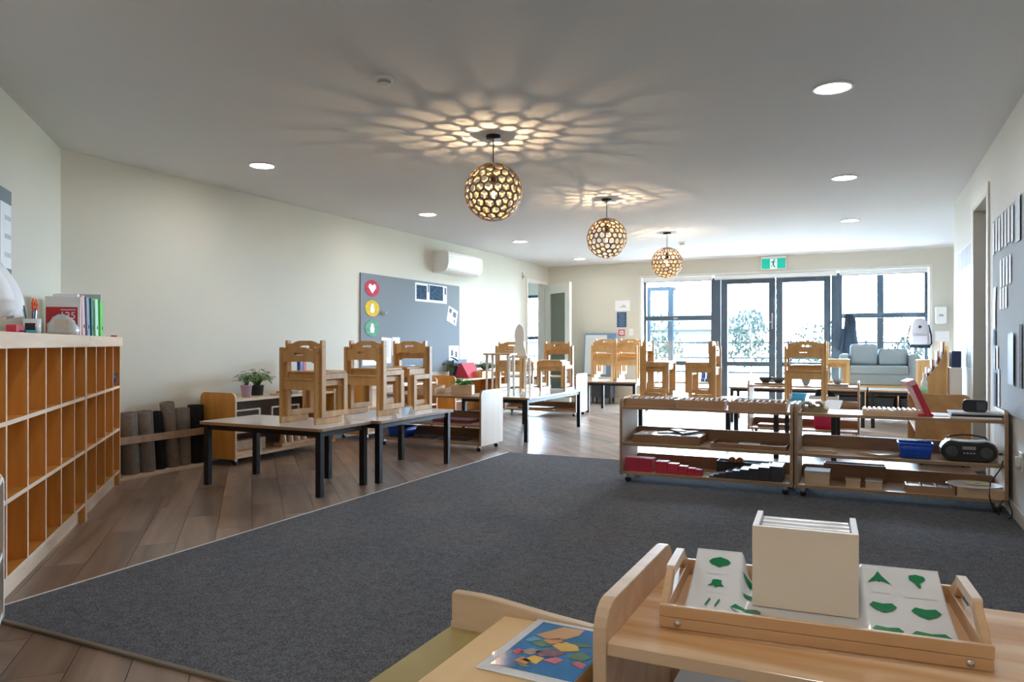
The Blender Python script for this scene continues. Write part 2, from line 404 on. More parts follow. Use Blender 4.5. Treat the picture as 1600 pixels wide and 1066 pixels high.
# rolled-up blind cassettes
for nm, x0, x1, lb in (('blind', -3.41, -2.26, 'white rolled-up roller blind above the left-hand window'), ('blind', -.36, .81, 'white rolled-up roller blind above the window with the coat'), ('blind', -2.22, -.40, 'white rolled-up roller blind over the glass double doors')):
    b = thing('roller_blind', lb, 'blind', ((x0+x1)/2, 12.272, 2.06))
    hw = (x1-x0)/2
    MB().prism(rrect(-.032, .032, 0, .062, (.012,)*4, 3), -hw, hw, 'x').build('cassette', 'white_plastic', b)
    MB().cyl((-hw, -.01, -.004), (hw, -.01, -.004), .007, n=8).build('bottom_bar', 'grey_plastic', b)
    if x0 > -.5: MB().tube([(-hw+.04, -.036, .03), (-hw+.045, -.036, -.6), (-hw+.06, -.036, -1.1), (-hw+.075, -.036, -.6), (-hw+.05, -.036, .03)], .003, 5).build('pull_cord', 'white_plastic', b)
# adjoining room seen through the open doorway in the left wall
skirt('trim_2', [(XL-.01, XL+.016, 11.28, 11.34, 0, 2.12), (XL-.01, XL+.016, 12.1, 12.16, 0, 2.12), (XL-.01, XL+.016, 11.34, 12.1, 2.06, 2.12)])
skirt('trim_3', [(XL-.135, XL-.01, 11.34, 11.36, 0, 2.06), (XL-.135, XL-.01, 12.08, 12.1, 0, 2.06)])
wallobj('wall_next_room', [(-8.2, -8.08, 9.2, 13.7, 0, H), (-8.2, XL-.12, 9.08, 9.2, 0, H),
        (-8.2, -6.62, 13.7, 13.85, 0, H), (-5.62, XL-.12, 13.7, 13.85, 0, H), (-6.62, -5.62, 13.7, 13.85, 2.0, H), (-6.62, -5.62, 13.7, 13.85, 0, .3), (XL-.12, XL, 12.41, 13.85, 0, H)])
w3 = struct(bpy.data.objects.new('window_3', None)); COL.objects.link(w3)
for b in ((-6.62, -6.56, .3, 2.0), (-5.68, -5.62, .3, 2.0), (-6.56, -5.68, 1.94, 2.0), (-6.56, -5.68, .3, .36), (-6.56, -5.68, 1.1, 1.17)):
    MB().box(b[0], b[1], 13.72, 13.78, b[2], b[3]).build('frame', AL, w3, .003)
MB().box(-6.56, -5.68, 13.75, 13.756, .36, 1.94).build('pane', 'window_glass', w3)
# open door leaf with a glazed panel
d2 = struct(bpy.data.objects.new('door_2', None)); COL.objects.link(d2); d2.location = (-5.07, 12.0, 0); d2.rotation_euler = (0, 0, math.radians(-39))
W_ = .84
MB().box(0, .16, -.02, .02, .01, 2.04).box(W_-.16, W_, -.02, .02, .01, 2.04).box(.16, W_-.16, -.02, .02, 1.88, 2.04).box(.16, W_-.16, -.02, .02, .01, .25).build('leaf', 'door_paint', d2, .003)
MB().box(.16, W_-.16, -.004, .004, .25, 1.88).build('pane', 'jamb_paint', d2).data.materials[0] = glass('smoked_glass', (.45, .48, .42), .10)
MB().lathe([(.026, 0), (.026, .01)], 16, M=Matrix.Translation((W_-.07, -.02, 1.0)) @ Matrix.Rotation(PI/2, 4, 'X')).cyl((W_-.07, -.02, 1.0), (W_-.07, -.06, 1.0), .01).cyl((W_-.07, -.055, 1.0), (W_-.19, -.055, 1.0), .009).build('door_handle', 'steel', d2, .001)
o = MB().lathe([(.02, 0), (.02, .02), (.012, .03), (.012, .05)], 12, M=Matrix.Translation((XL, 11.14, 2.13)) @ Matrix.Rotation(PI/2, 4, 'Y')).box(XL, XL+.012, 11.12, 11.16, 2.09, 2.2).build('door_hook', 'steel')
tag(o, 'small steel hook on the wall beside the open door frame', 'hook')
# doorway in the right wall
d3 = struct(bpy.data.objects.new('door_3', None)); COL.objects.link(d3)
MB().box(XR+.075, XR+.115, 6.2, 6.94, 0, 2.09).build('leaf', 'jamb_paint', d3, .003)
MB().box(XR-.012, XR+.12, 6.19, 6.215, 0, 2.1).build('jamb', 'jamb_paint', d3, .002)
MB().box(XR-.012, XR+.12, 6.925, 6.95, 0, 2.1).build('jamb', 'jamb_paint', d3, .002)
MB().box(XR-.012, XR+.12, 6.19, 6.95, 2.075, 2.1).build('door_head', 'jamb_paint', d3, .002)
skirt('trim_4', [(XR-.014, XR, 6.13, 6.19, 0, 2.16), (XR-.014, XR, 6.95, 7.01, 0, 2.16), (XR-.014, XR, 6.19, 6.95, 2.1, 2.16)])
# ================================================================ ceiling lights
first = None
LBL = {(-4.21, 4.32): 'round recessed downlight in the ceiling nearest the shelf corner', (-4.21, 6.71): 'round recessed downlight in the ceiling above the grey pinboard', (-4.21, 9.04): 'round recessed downlight in the ceiling beside the air conditioner',
       (-4.21, 11.33): 'round recessed downlight in the ceiling by the open door', (-.16, 4.33): 'largest bright round downlight at the upper right of the ceiling', (-.16, 6.72): 'round downlight on the right of the ceiling, second from the front',
       (-.16, 9.08): 'faint round downlight on the right of the ceiling, nearest the windows', (-2.3, 1.98): 'round downlight at the top edge of the ceiling, almost overhead', (-.16, 1.9): 'added fill downlight over the leaf tray, above the frame', (-.16, -.42): 'added fill downlight behind the viewer on the right', (-1.6, -.42): 'added fill downlight behind the viewer on the left', (-.16, -2.4): 'rearmost added fill downlight behind the viewer on the right', (-1.6, -2.4): 'rearmost added fill downlight behind the viewer on the left'}  # those above the frame and behind the viewer are added, unseen fill lights
dl = None
for (x, y), lb in LBL.items():
    if dl is None:
        dl = thing('downlight', lb, 'ceiling light', (x, y, H), 0, 'recessed ceiling downlights')
        MB().lathe([(.085, -.001), (.105, -.001), (.103, -.008), (.088, -.010), (.085, -.004)], 40).build('trim_ring', 'white_plastic', dl)
        MB().lathe([(.0, -.005), (.087, -.005)], 40).build('diffuser', 'downlight_glow', dl)
    else: dup(dl, (x, y, H), 0, lb, 'recessed ceiling downlights')
# pendant lamps with a lattice globe of thin plywood
def lattice(R, inset, seed):
    bm = bmesh.new(); bmesh.ops.create_icosphere(bm, subdivisions=3, radius=1.); rg = random.Random(seed)
    for v in bm.verts:
        j = Vector((rg.uniform(-1, 1), rg.uniform(-1, 1), rg.uniform(-1, 1)))*.055; v.co = (v.co+j).normalized()
    cen = {f.index: f.calc_center_median().normalized() for f in bm.faces}
    mb = MB(); ids = {}
    def vid(key, p):
        if key not in ids: ids[key] = len(mb.v); mb.v.append(tuple(p))
        return ids[key]
    for v in bm.verts:
        c = v.co.normalized(); e1 = c.orthogonal().normalized(); e2 = c.cross(e1)
        fl = sorted(v.link_faces, key=lambda f: math.atan2((cen[f.index]-c).dot(e2), (cen[f.index]-c).dot(e1)))
        n = len(fl); ctr = sum((cen[f.index] for f in fl), Vector())/n
        out = [vid(('o', f.index), cen[f.index]*R) for f in fl]
        # smooth the hole with a doubled inner ring
        inn = []
        for i, f in enumerate(fl):
            p = cen[f.index].lerp(ctr, inset).normalized()*R; inn.append(vid(('i', v.index, f.index), p))
        for i in range(n):
            mb.f.append((out[i], out[(i+1) % n], inn[(i+1) % n], inn[i])); mb.m.append(0); mb.sm.append(False)
    bm.free(); return mb
for k, (x, y, lb) in enumerate(((-2.23, 4.37, 'largest ball pendant lamp of pierced plywood, nearest the viewer'), (-2.23, 6.75, 'middle one of three pierced plywood ball pendant lamps'), (-2.23, 9.12, 'smallest ball pendant lamp of pierced plywood, nearest the windows'))):
    p = thing('pendant_lamp', lb, 'pendant lamp', (x, y, H), .4*k, 'ball pendant lamps')
    R = .19; zc = -.375
    sh = lattice(R, .26, 11+k); sh.v = [(a, b, c+zc) for a, b, c in sh.v]
    sh.build('lamp_shade', 'bamboo_ply', p, solid=.0035)
    MB().lathe([(0, -.022), (.046, -.022), (.048, -.018), (.048, 0)], 24).build('ceiling_rose', 'bronze_metal', p)
    MB().cyl((0, 0, -.022), (0, 0, zc+.115), .0035, n=8).build('cord', 'bronze_metal', p)
    MB().lathe([(.0, R*.985), (.07, R*.915), (.07, R*.905), (0, R*.905)], 24, c=(0, 0, zc)).build('shade_cap', 'bronze_metal', p)
    sk = MB().lathe([(.008, .12), (.020, .11), (.021, .05), (.017, .045), (0, .045)], 16, c=(0, 0, zc)).build('lamp_socket', 'bronze_metal', p)
    MB().lathe([(0, -.052), (.016, -.047), (.028, -.03), (.030, -.014), (.024, .006), (.014, .028), (.013, .046)], 16, c=(0, 0, zc)).build('bulb', 'bulb_glass', p)
    MB().cyl((0, 0, zc-.035), (0, 0, zc+.02), .006, n=8).build('filament', 'bulb_glow', p)
    l = bpy.data.lights.new('bulb_light', 'POINT'); l.energy = PEND; l.color = (1., .74, .46); l.shadow_soft_size = .008
    lo = bpy.data.objects.new('bulb_light', l); COL.objects.link(lo); lo.parent = p; lo.location = (0, 0, zc-.008+.0)
for x, y, lb in ((-2.26, 3.18, 'white smoke detector on the ceiling near the front pendant lamp'), (-2.26, 10.1, 'small white smoke detector on the ceiling near the windows')):
    s = thing('smoke_detector', lb, 'smoke detector', (x, y, H), 0, 'smoke detectors')
    MB().lathe([(.05, 0), (.05, -.012), (.046, -.016), (.036, -.016)], 24).build('base', 'white_plastic', s)
    MB().lathe([(.034, -.016), (.034, -.03), (.0, -.03)], 20).build('chamber', 'grey_plastic', s)
    MB().lathe([(0, -.046), (.014, -.045), (.028, -.038), (.034, -.03), (0, -.028)], 20).build('cap', 'white_plastic', s)
# ================================================================ outside the windows
struct(MB().box(-30, 30, 12.41, 17.5, -.14, -.02).build('terrace', 'deck'))
struct(MB().box(-60, 60, 17.5, 90, -.2, -.03).build('lawn', 'lawn'))
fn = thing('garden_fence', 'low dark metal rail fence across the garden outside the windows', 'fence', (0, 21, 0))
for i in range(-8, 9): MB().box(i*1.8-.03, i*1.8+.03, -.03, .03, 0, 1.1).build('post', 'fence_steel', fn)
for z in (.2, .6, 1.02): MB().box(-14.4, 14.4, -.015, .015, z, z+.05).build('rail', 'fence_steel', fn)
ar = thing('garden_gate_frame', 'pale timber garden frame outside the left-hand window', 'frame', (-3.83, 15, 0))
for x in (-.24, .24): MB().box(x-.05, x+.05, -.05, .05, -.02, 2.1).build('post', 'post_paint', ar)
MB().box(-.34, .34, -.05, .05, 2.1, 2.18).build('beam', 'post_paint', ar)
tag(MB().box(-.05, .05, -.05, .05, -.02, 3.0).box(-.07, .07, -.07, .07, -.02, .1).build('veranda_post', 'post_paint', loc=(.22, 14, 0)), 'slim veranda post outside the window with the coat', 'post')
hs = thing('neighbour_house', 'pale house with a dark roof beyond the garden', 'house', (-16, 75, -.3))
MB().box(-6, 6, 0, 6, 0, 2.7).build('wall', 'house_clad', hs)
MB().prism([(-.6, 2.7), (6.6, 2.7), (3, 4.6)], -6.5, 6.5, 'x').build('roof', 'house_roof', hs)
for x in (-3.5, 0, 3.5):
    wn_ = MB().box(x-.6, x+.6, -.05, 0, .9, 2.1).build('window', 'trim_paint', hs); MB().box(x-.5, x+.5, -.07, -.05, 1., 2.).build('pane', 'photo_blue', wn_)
def leafball(mb, c, rx, rz, n, ls, rg):
    for _ in range(n):
        while True:
            q = Vector((rg.uniform(-1, 1), rg.uniform(-1, 1), rg.uniform(-1, 1)))
            if q.length < 1: break
        p = Vector(c)+Vector((q.x*rx, q.y*rx, q.z*rz)); e = Euler((rg.uniform(0, 6), rg.uniform(0, 6), rg.uniform(0, 6))).to_matrix()
        a, b = e @ Vector((ls, 0, 0)), e @ Vector((0, ls*.45, 0)); k = e @ Vector((0, 0, ls*.2))
        mb.add([p-a, p-b+k, p+a, p+b+k], [(0, 1, 2, 3)])
rg = random.Random(3)
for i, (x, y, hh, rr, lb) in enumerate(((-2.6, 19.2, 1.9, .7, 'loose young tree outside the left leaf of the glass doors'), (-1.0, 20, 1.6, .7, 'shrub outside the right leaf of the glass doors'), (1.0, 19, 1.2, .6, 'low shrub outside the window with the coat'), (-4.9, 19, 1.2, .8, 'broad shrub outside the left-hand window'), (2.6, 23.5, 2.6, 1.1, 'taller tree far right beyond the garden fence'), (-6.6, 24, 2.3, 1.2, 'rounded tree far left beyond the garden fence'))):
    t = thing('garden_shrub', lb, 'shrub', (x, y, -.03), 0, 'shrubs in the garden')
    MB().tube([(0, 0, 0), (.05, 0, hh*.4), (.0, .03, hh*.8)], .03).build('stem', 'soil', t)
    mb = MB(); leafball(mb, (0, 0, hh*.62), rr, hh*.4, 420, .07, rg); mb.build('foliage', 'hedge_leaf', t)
# ================================================================ furniture
# ---- cubby shelving along the angled wall. Local frame: x along the wall towards the viewer, y into the room
def cub(t, dep, z): # t = (X-Y)/sqrt2 along the wall, dep = distance from the wall
    a = -1.8*S2+dep
    return ((t+a)*S2, (a-t)*S2, z)
R45 = -PI/4
def cubby(name, label, t0, cells, hang=False):
    W = .292; n = cells; L = n*W
    r = thing(name, label, 'shelving', cub(t0, .008, 0), R45, 'cubby shelving')
    D = .37; e = 4   # local +y is the front: face index 4 gets the pale edge
    mt = ['beech_orange', 'edge_pale']
    for i in range(n+1):
        x = i*W; th = .018 if 0 < i < n else .02
        x0 = x-th/2 if 0 < i < n else (0 if i == 0 else L-th)
        for (z0, z1) in ((.112, .395), (.413, .70), (.718, 1.0)) if 0 < i < n else ((0, 1.0),):
            MB().box(x0, x0+th, .012, D, z0, z1, front=e).build('divider' if 0 < i < n else 'side_panel', mt, r)
    for z in (.094, .395, .70): MB().box(.02, L-.02, .012, D-.002, z, z+.018, front=e).build('shelf', mt, r)
    MB().box(0, L, .002, .012, 0, 1.0).build('back_panel', 'beech_orange', r)
    MB().box(-.004 if t0 > -5.9 else 0, L+.004, 0, D+.016, 1.0, 1.066).build('top', 'edge_pale', r, .003)
    MB().box(.02, L-.02, D-.05, D-.035 if n < 5 else D-.035, 0, .094).build('kickboard', 'edge_pale', r)
    return r
cubby('cubby_shelf', 'orange-brown cubby shelving unit in the corner beside the rolled mats', -5.984, 4)
cubby('cubby_shelf', 'longer orange-brown cubby shelving unit at the left edge of the picture', -4.812, 6)
# ---- rolling open shelf units: local x along the length, front at y=0, depth towards +y
def castor(mb_w, mb_f, x, y):
    mb_f.box(x-.012, x+.012, y-.012, y+.012, .034, .062)
    mb_w.lathe([(.0, -.011), (.02, -.011), (.022, -.008), (.022, .008), (.02, .011), (0, .011)], 12, M=Matrix.Translation((x, y, .022)) @ Matrix.Rotation(PI/2, 4, 'X'))
def rolling_shelf(label, loc, rz, L, D=.40, Ht=.61, zs=(.535, .27, .062), lips=(.0, .085, .085), mats=('birch', 'birch_v', 'edge_ply_shaded'), back=None, group='rolling shelf units', name='rolling_shelf', screws=False, th=.02):
    r = thing(name, label, 'shelf unit', loc, rz, group)
    sm, pm, em = mats
    for x0 in (0, L-th):
        MB().prism(rrect(0, D, .055, Ht, (.01, .01, .05, .05)), x0, x0+th, 'x', rim=1).build('side_panel', [pm, em], r, .002)
    for z, lp in zip(zs, lips):
        MB().box(th, L-th, .004, D-.004, z, z+.02, front=2).build('shelf', [sm, em], r, .0015)
        if lp: MB().prism(rrect(th, L-th, z+.02, z+.02+lp, (0, 0, .02, .02)), D-.02, D-.006, 'y').build('back_lip', em, r, .001)
    if back: MB().box(th, L-th, D-.012, D-.004, .08, zs[0]).build('back_panel', back, r)
    for x in (.05, L-.05):
        for y in (.05, D-.05):
            f = MB(); w_ = MB(); castor(w_, f, x, y)
            fo = f.build('castor', 'steel', r); w_.build('wheel', 'black_plastic', fo)
    if screws:
        for zz in (.545, .28, .09):
            for y in (.07, D-.07): MB().lathe([(0, .0015), (.006, .0012), (.006, 0)], 8, M=Matrix.Translation((L, y, zz)) @ Matrix.Rotation(PI/2, 4, 'Y')).build('screw', 'steel', r)
    return r
rolling_shelf('low open shelf unit in front holding red cubes and dark stair blocks', (-1.62, 5.2, .009), 0, 1.185)
rolling_shelf('low open shelf unit against the right wall holding the radio', (-.425, 5.2, .009), 0, 1.185)
rolling_shelf('shelf unit with grey back holding pot plants beside the rolled mats', (-4.70, 4.52, 0), PI/2, 1.28, back='grey_back', mats=('edge_pale', 'beech_orange', 'edge_pale'), lips=(0, 0, 0))
rolling_shelf('shelf unit along the left wall under the grey pinboard', (-4.72, 6.35, 0), PI/2, 1.40, back='beech_orange', mats=('edge_pale', 'beech_orange', 'edge_pale'), lips=(0, 0, 0))
rolling_shelf('shelf unit along the left wall below the air conditioner', (-4.70, 8.15, 0), PI/2, 1.45, back='beech_orange', mats=('edge_pale', 'beech_orange', 'edge_pale'), lips=(0, 0, 0))
rolling_shelf('shelf unit with pale screwed end panel at the carpet corner', (-4.42, 6.1, 0), 0, 1.18, D=.46, Ht=.58, zs=(.50, .235, .062), mats=('edge_ply_shaded', 'birch_v', 'edge_ply_shaded'), screws=True)
rolling_shelf('shelf unit with white end panel near the open door', (-4.85, 9.62, 0), 0, 1.23, D=.46, Ht=.60, mats=('edge_ply_shaded', 'birch_v', 'edge_ply_shaded'))
rolling_shelf('shelf unit in the middle with dark bowls on top', (-1.2, 8.62, 0), 0, 1.14)
rolling_shelf('shelf unit along the right wall turned end-on behind the radio', (.372, 8.30, 0), -PI/2, 1.25, D=.40, Ht=.60, mats=('birch', 'pine_panel', 'edge_ply_shaded'), lips=(0, 0, 0))
rs = rolling_shelf('shelf unit with white edges cut off at the lower left corner', (-1.952, 1.039, 0), math.radians(145.6), .95, D=.36, Ht=.58, mats=('edge_pale', 'trim_paint', 'trim_paint'), back='beech_orange', lips=(0, 0, 0))
tag(MB().box(-.15, .15, -.1, .1, 0, .02).build('blue_book', 'blue_block', loc=(-2.697, 1.331, .0825), rz=math.radians(145.6), bevel=.002), 'blue book on the bottom shelf at the lower left corner', 'book')
# bench cabinet under the little sofa
bc = thing('bench_cabinet', 'low wooden bench cabinet with dark openings under the small sofa', 'cabinet', (-.42, 11.15, 0))
BW = 1.2
for x in (0, BW/3, 2*BW/3, BW-.02): MB().box(x, x+.02, 0, .5, .05, .42, front=2).build('side_panel', ['chair_light', 'edge_pale'], bc, .002)
for z in (.05, .42): MB().box(0, BW, 0, .5, z, z+.03).build('board', 'chair_light', bc, .002)
MB().box(.02, BW-.02, .48, .495, .08, .42).build('back_panel', 'chair_light', bc)
for x in (0.03, BW-.05):
    for y in (.03, .44): MB().box(x, x+.03, y, y+.03, 0, .05).build('foot', 'black_plastic', bc)
for i in range(3): tag(MB().prism([(-.15, 0), (.15, 0), (.165, .2), (-.165, .2)], -.2, .2, 'y').build('storage_basket', 'dark_pot', loc=(-.42+.21+i*.392, 11.4, .0805), bevel=.01), 'dark storage basket inside the bench under the sofa, %s' % ('left bay', 'middle bay', 'right bay')[i], 'basket', 'baskets in the bench')
# ---- tables
def table(label, x0, x1, y0, y1, ht=.46):
    t = thing('activity_table', label, 'table', ((x0+x1)/2, (y0+y1)/2, 0), 0, 'low tables with black legs')
    a, b = (x1-x0)/2, (y1-y0)/2
    MB().prism(rrect(-a, a, -b, b, (.02,)*4, 3), ht-.022, ht-.001, 'z').build('tabletop', 'edge_ply_shaded', t, .002)
    MB().prism(rrect(-a+.001, a-.001, -b+.001, b-.001, (.02,)*4, 3), ht-.001, ht, 'z').build('laminate_top', 'table_laminate', t)
    for sx in (-1, 1):
        for sy in (-1, 1):
            x, y = sx*(a-.045), sy*(b-.045); MB().box(x-.021, x+.021, y-.021, y+.021, 0, ht-.022).build('leg', 'black_metal', t, .003)
    for s in (-1, 1):
        MB().box(-a+.066, a-.066, s*(b-.045)-.01, s*(b-.045)+.01, ht-.06, ht-.022).build('apron', 'black_metal', t)
        MB().box(s*(a-.045)-.01, s*(a-.045)+.01, -b+.066, b-.066, ht-.06, ht-.022).build('apron', 'black_metal', t)
    return t
table('low table nearest the shelves on the left, beside the rolled mats', -4.34, -3.225, 3.83, 4.39)
table('low table turned lengthwise at the carpet edge with two chair stacks', -3.72, -3.165, 4.405, 5.47)
table('low table with white rocket stand and brown chairs', -3.95, -3.125, 6.92, 8.56)
table('low table under the poster wall with pale chair stacks', -3.78, -2.98, 10.38, 11.15)
table('low table behind the red cubes with two chair stacks facing each other', -2.31, -1.19, 7.5, 8.1)
table('low table in front of the sofa with one chair stack behind the canvas roll', -.765, -.205, 6.9, 7.99)
table('low table in front of the windows behind the dark bowls', -1.62, .01, 9.88, 10.5)
table('low table in front of the sofa by the right wall', .03, 1.1, 9.88, 10.45)
# ---- stacking chairs: back at y=0, seat towards +y
def make_chair(mat, label, group):
    c = thing('stacking_chair', label, 'chair', (0, 0, 0), 0, group)
    hw, D, HT = .165, .28, .535
    for s in (-1, 1):
        x0, x1 = (s*hw-.0, s*(hw-.02))
        x0, x1 = min(x0, x1), max(x0, x1)
        MB().prism([(0, 0), (.042, 0), (.042, HT-.006), (.030, HT), (.008, HT), (0, HT-.006)], x0, x1, 'x').build('rear_post', mat, c, .002)
        MB().box(x0, x1, D-.042, D, .04, .262).build('front_leg', mat, c, .002)
        MB().box(x0, x1, .042, D, .262, .302).build('side_rail', mat, c, .002)
        MB().box(x0, x1, .042, D, 0, .04).build('skid', mat, c, .002)
        for z in (.49, .285): MB().lathe([(0, .0012), (.004, .001), (.004, 0)], 8, M=Matrix.Translation((s*hw, .021, z)) @ Matrix.Rotation(s*PI/2, 4, 'Y')).build('screw', 'bowl_dark', c)
    w_ = hw-.02
    MB().box(-w_, w_, .01, D+.005, .302, .318).build('seat', mat, c, .003)
    MB().box(-w_, w_, .016, .034, .235, .3).build('rear_apron', mat, c, .002)
    MB().box(-w_, w_, D-.034, D-.016, .235, .3).build('front_apron', mat, c, .002)
    # back board with waved top and hand slot
    st = [-w_, -.11, -.085, -.05, -.042, -.03, 0, .03, .042, .05, .085, .11, w_]
    def top(x): a = abs(x); return .512 if a > .105 else (.532 if a < .07 else .512+.02*(.105-a)/.035)
    def bot(x): a = abs(x); return .415 if a > .12 else .432
    def slot(x): a = abs(x); return None if a > .0451 else (.487, .487) if a > .0449 else ((.476, .498) if a < .0365 else (.480, .494))
    mb = MB()
    for y in (.012, .030):
        pass
    pts = {}
    vs, fs = [], []
    def V(x, z): vs.append((x, 0, z)); return len(vs)-1
    for i in range(len(st)-1):
        a, b = st[i], st[i+1]
        inside = abs((a+b)/2) < .043
        if not inside: fs.append((V(a, bot(a)), V(b, bot(b)), V(b, top(b)), V(a, top(a))))
        else:
            sa = (.478, .498) if abs(a) <= .03 else ((.482, .494) if abs(a) <= .042 else (.488, .488)); sb = (.478, .498) if abs(b) <= .03 else ((.482, .494) if abs(b) <= .042 else (.488, .488))
            fs.append((V(a, bot(a)), V(b, bot(b)), V(b, sb[0]), V(a, sa[0])))
            fs.append((V(a, sa[1]), V(b, sb[1]), V(b, top(b)), V(a, top(a))))
    mb.add([(x, .022, z) for x, y, z in vs], fs)
    me = mb.build('backrest', mat, c)
    bm = bmesh.new(); bm.from_mesh(me.data); bmesh.ops.remove_doubles(bm, verts=bm.verts, dist=1e-5); bmesh.ops.recalc_face_normals(bm, faces=bm.faces); bm.to_mesh(me.data); bm.free()
    md = me.modifiers.new('solid', 'SOLIDIFY'); md.thickness = .018; md.offset = 0
    return c
protos = {}
def stack(x, y, deg, n, mat, where, z=.4605):
    """x, y = middle of the lowest chair's back edge"""
    rz = math.radians(deg)
    names = {1: ('only',), 2: ('lower', 'upper'), 3: ('lowest', 'middle', 'topmost')}[n]
    for k in range(n):
        lb = '%s %s wooden child chair %s' % (names[k], 'pale' if mat == 'chair_light' else 'brown', where)
        off = Matrix.Rotation(rz, 2) @ Vector((.022*k, .036*k))
        loc = (x+off.x, y+off.y, z+.048*k)
        if mat not in protos:
            protos[mat] = make_chair(mat, lb, 'stacked child chairs'); protos[mat].location = loc; protos[mat].rotation_euler = (0, 0, rz)
        else: dup(protos[mat], loc, rz, lb, 'stacked child chairs')
stack(-3.565, 3.99, 0, 2, 'chair_wood', 'stacked on the table beside the plants')
stack(-3.53, 4.66, 0, 2, 'chair_wood', 'in the stack at the corner of the lengthwise table')
stack(-3.525, 5.43, 180, 2, 'chair_wood', 'in the stack before the grey pinboard')
stack(-3.70, 7.62, 0, 2, 'chair_wood', 'stacked right behind the white rocket')
stack(-3.33, 8.33, 180, 2, 'chair_wood', 'stacked at the bright end of the rocket table')
stack(-3.56, 10.52, 0, 3, 'chair_light', 'in the left stack below the poster wall')
stack(-3.20, 10.60, 0, 3, 'chair_light', 'in the stack below the light switch')
stack(-2.17, 7.84, -90, 2, 'chair_wood', 'in the stack before the left-hand window')
stack(-1.37, 7.80, 90, 2, 'chair_wood', 'in the stack before the glass door frame')
stack(-.505, 7.12, 0, 2, 'chair_wood', 'stacked alone right behind the canvas roll')
stack(-.50, 10.15, -90, 2, 'chair_light', 'stacked just left of the sofa')
stack(.87, 10.12, 90, 2, 'chair_light', 'stacked just right of the sofa')
# ---- little sofa standing on the bench
sf = thing('child_sofa', 'small grey two-seat sofa standing on the bench by the window', 'sofa', (.155, 11.4, .4505))
SW = .49
MB().box(-SW, SW, -.2, .24, .0, .16).build('base', 'sofa_fabric', sf, .02, 3)
for s in (-1, 1): MB().box(min(s*SW, s*(SW-.125)), max(s*SW, s*(SW-.125)), -.23, .24, 0, .43).build('armrest', 'sofa_fabric', sf, .04, 4)
MB().box(-SW+.125, SW-.125, .14, .24, .12, .46).build('back', 'sofa_fabric', sf, .03, 3)
MB().box(-SW+.127, SW-.127, -.22, .14, .145, .27).build('seat_cushion', 'sofa_fabric', sf, .025, 3)
MB().box(-SW+.13, -.01, -.03, .13, .275, .565).build('back_cushion', 'sofa_fabric', sf, .045, 4)
MB().box(.005, SW-.13, -.05, .11, .272, .50).build('back_cushion', 'sofa_fabric', sf, .045, 4)
# ---- rack with rolled work mats
rk = thing('mat_rack', 'low wooden rail rack on the left wall holding rolled mats', 'rack', (-5.13, 3.75, 0))
MB().box(.01, .16, -.09, .76, 0, .025).build('base_board', 'edge_pale', rk, .003)
MB().box(.145, .16, -.10, .762, .265, .322).build('rail', 'edge_ply_shaded', rk, .003)
for y in (-.09, .745): MB().box(.01, .145, y, y+.015, .025, .33).build('end_board', 'edge_ply_shaded', rk, .002)
def rollmat(x, y, lean, tilt, r, L, mat, lb, hollow=True):
    m = MB()
    n = 28; prof = []
    # spiral roll: outer skin plus spiral lip seen at the end
    m.lathe([(r, 0), (r*1.0, L*.5), (r, L), (r*.86, L), (r*.86, L-.03), (r*.62, L-.03), (r*.62, L), (r*.45, L), (r*.45, L-.05), (0, L-.05)], n)
    m.box(r*.96, r*1.03, -.004, .02, 0, L)
    o = m.build('rolled_mat', mat, loc=(x, y, .027)); o.rotation_euler = (tilt, lean, random.uniform(0, 3) if False else .4)
    tag(o, lb, 'mat', 'rolled work mats in the rack'); return o
rollmat(-5.058, 3.83, 0, math.radians(5), .060, .47, 'mat_felt', 'brown rolled mat nearest the cubby shelving')
rollmat(-5.058, 3.965, 0, math.radians(6), .066, .47, 'mat_felt', 'thick brown rolled mat, second from the cubby shelving')
rollmat(-5.060, 4.085, 0, math.radians(8), .045, .46, 'mat_dark', 'dark rolled mat leaning across the middle of the rack')
rollmat(-5.058, 4.205, 0, math.radians(10), .052, .53, 'mat_felt', 'brown rolled mat tilted most in the rack')
rollmat(-5.058, 4.312, 0, math.radians(2.5), .054, .465, 'mat_felt', 'upright brown rolled mat beside the black one')
rollmat(-5.058, 4.432, 0, 0, .060, .48, 'mat_dark', 'thick black rolled mat beside the shelf unit')
# ================================================================ foreground units
fa = rolling_shelf('pine shelf unit in the foreground carrying the leaf tray', (-.385, 1.095, .009), 0, 1.12, D=.44, Ht=.603, zs=(.526, .27, .05), mats=('pine_knotty', 'birch', 'birch'), lips=(0, .06, .06), th=.022)
fb = thing('low_cabinet', 'low cabinet in the foreground with olive top and curved end board', 'cabinet', (-.745, .35, .009))
MB().box(.0, .335, 0, .93, .05, .446).build('body', 'birch_v', fb, .003)
MB().box(-.004, .338, -.004, .93, .427, .447).build('top', 'olive_board', fb, .002)
MB().prism([(-.002, .42), (.338, .42), (.338, .492), (.29, .492), (.2, .500), (.1, .512), (.06, .515), (.0, .515), (-.002, .51)], .93, .952, 'y').build('end_board', 'birch', fb, .003)
MB().box(.0, .3, .924, .93, .447, .459).build('end_strip', 'edge_pale', fb)
for x in (.02, .29):
    for y in (.03, .87): MB().box(x, x+.03, y, y+.03, 0, .05).build('foot', 'black_plastic', fb)
bd = tag(MB().box(0, .212, 0, .92, 0, .042).build('wooden_board', 'tan_board', loc=(-.625, .353, .4565), bevel=.003), 'thick plain wooden board lying on the low foreground cabinet', 'board')
mp = thing('map_puzzle', 'laminated blue map sheet with bright countries on the wooden board', 'map', (-.565, 1.045, .4995), math.radians(-2))
MB().box(0, .16, 0, .235, 0, .0015).build('sheet', 'paper', mp)
MB().box(.016, .16, .022, .222, .0016, .0022).build('sea', 'map_sea', mp)
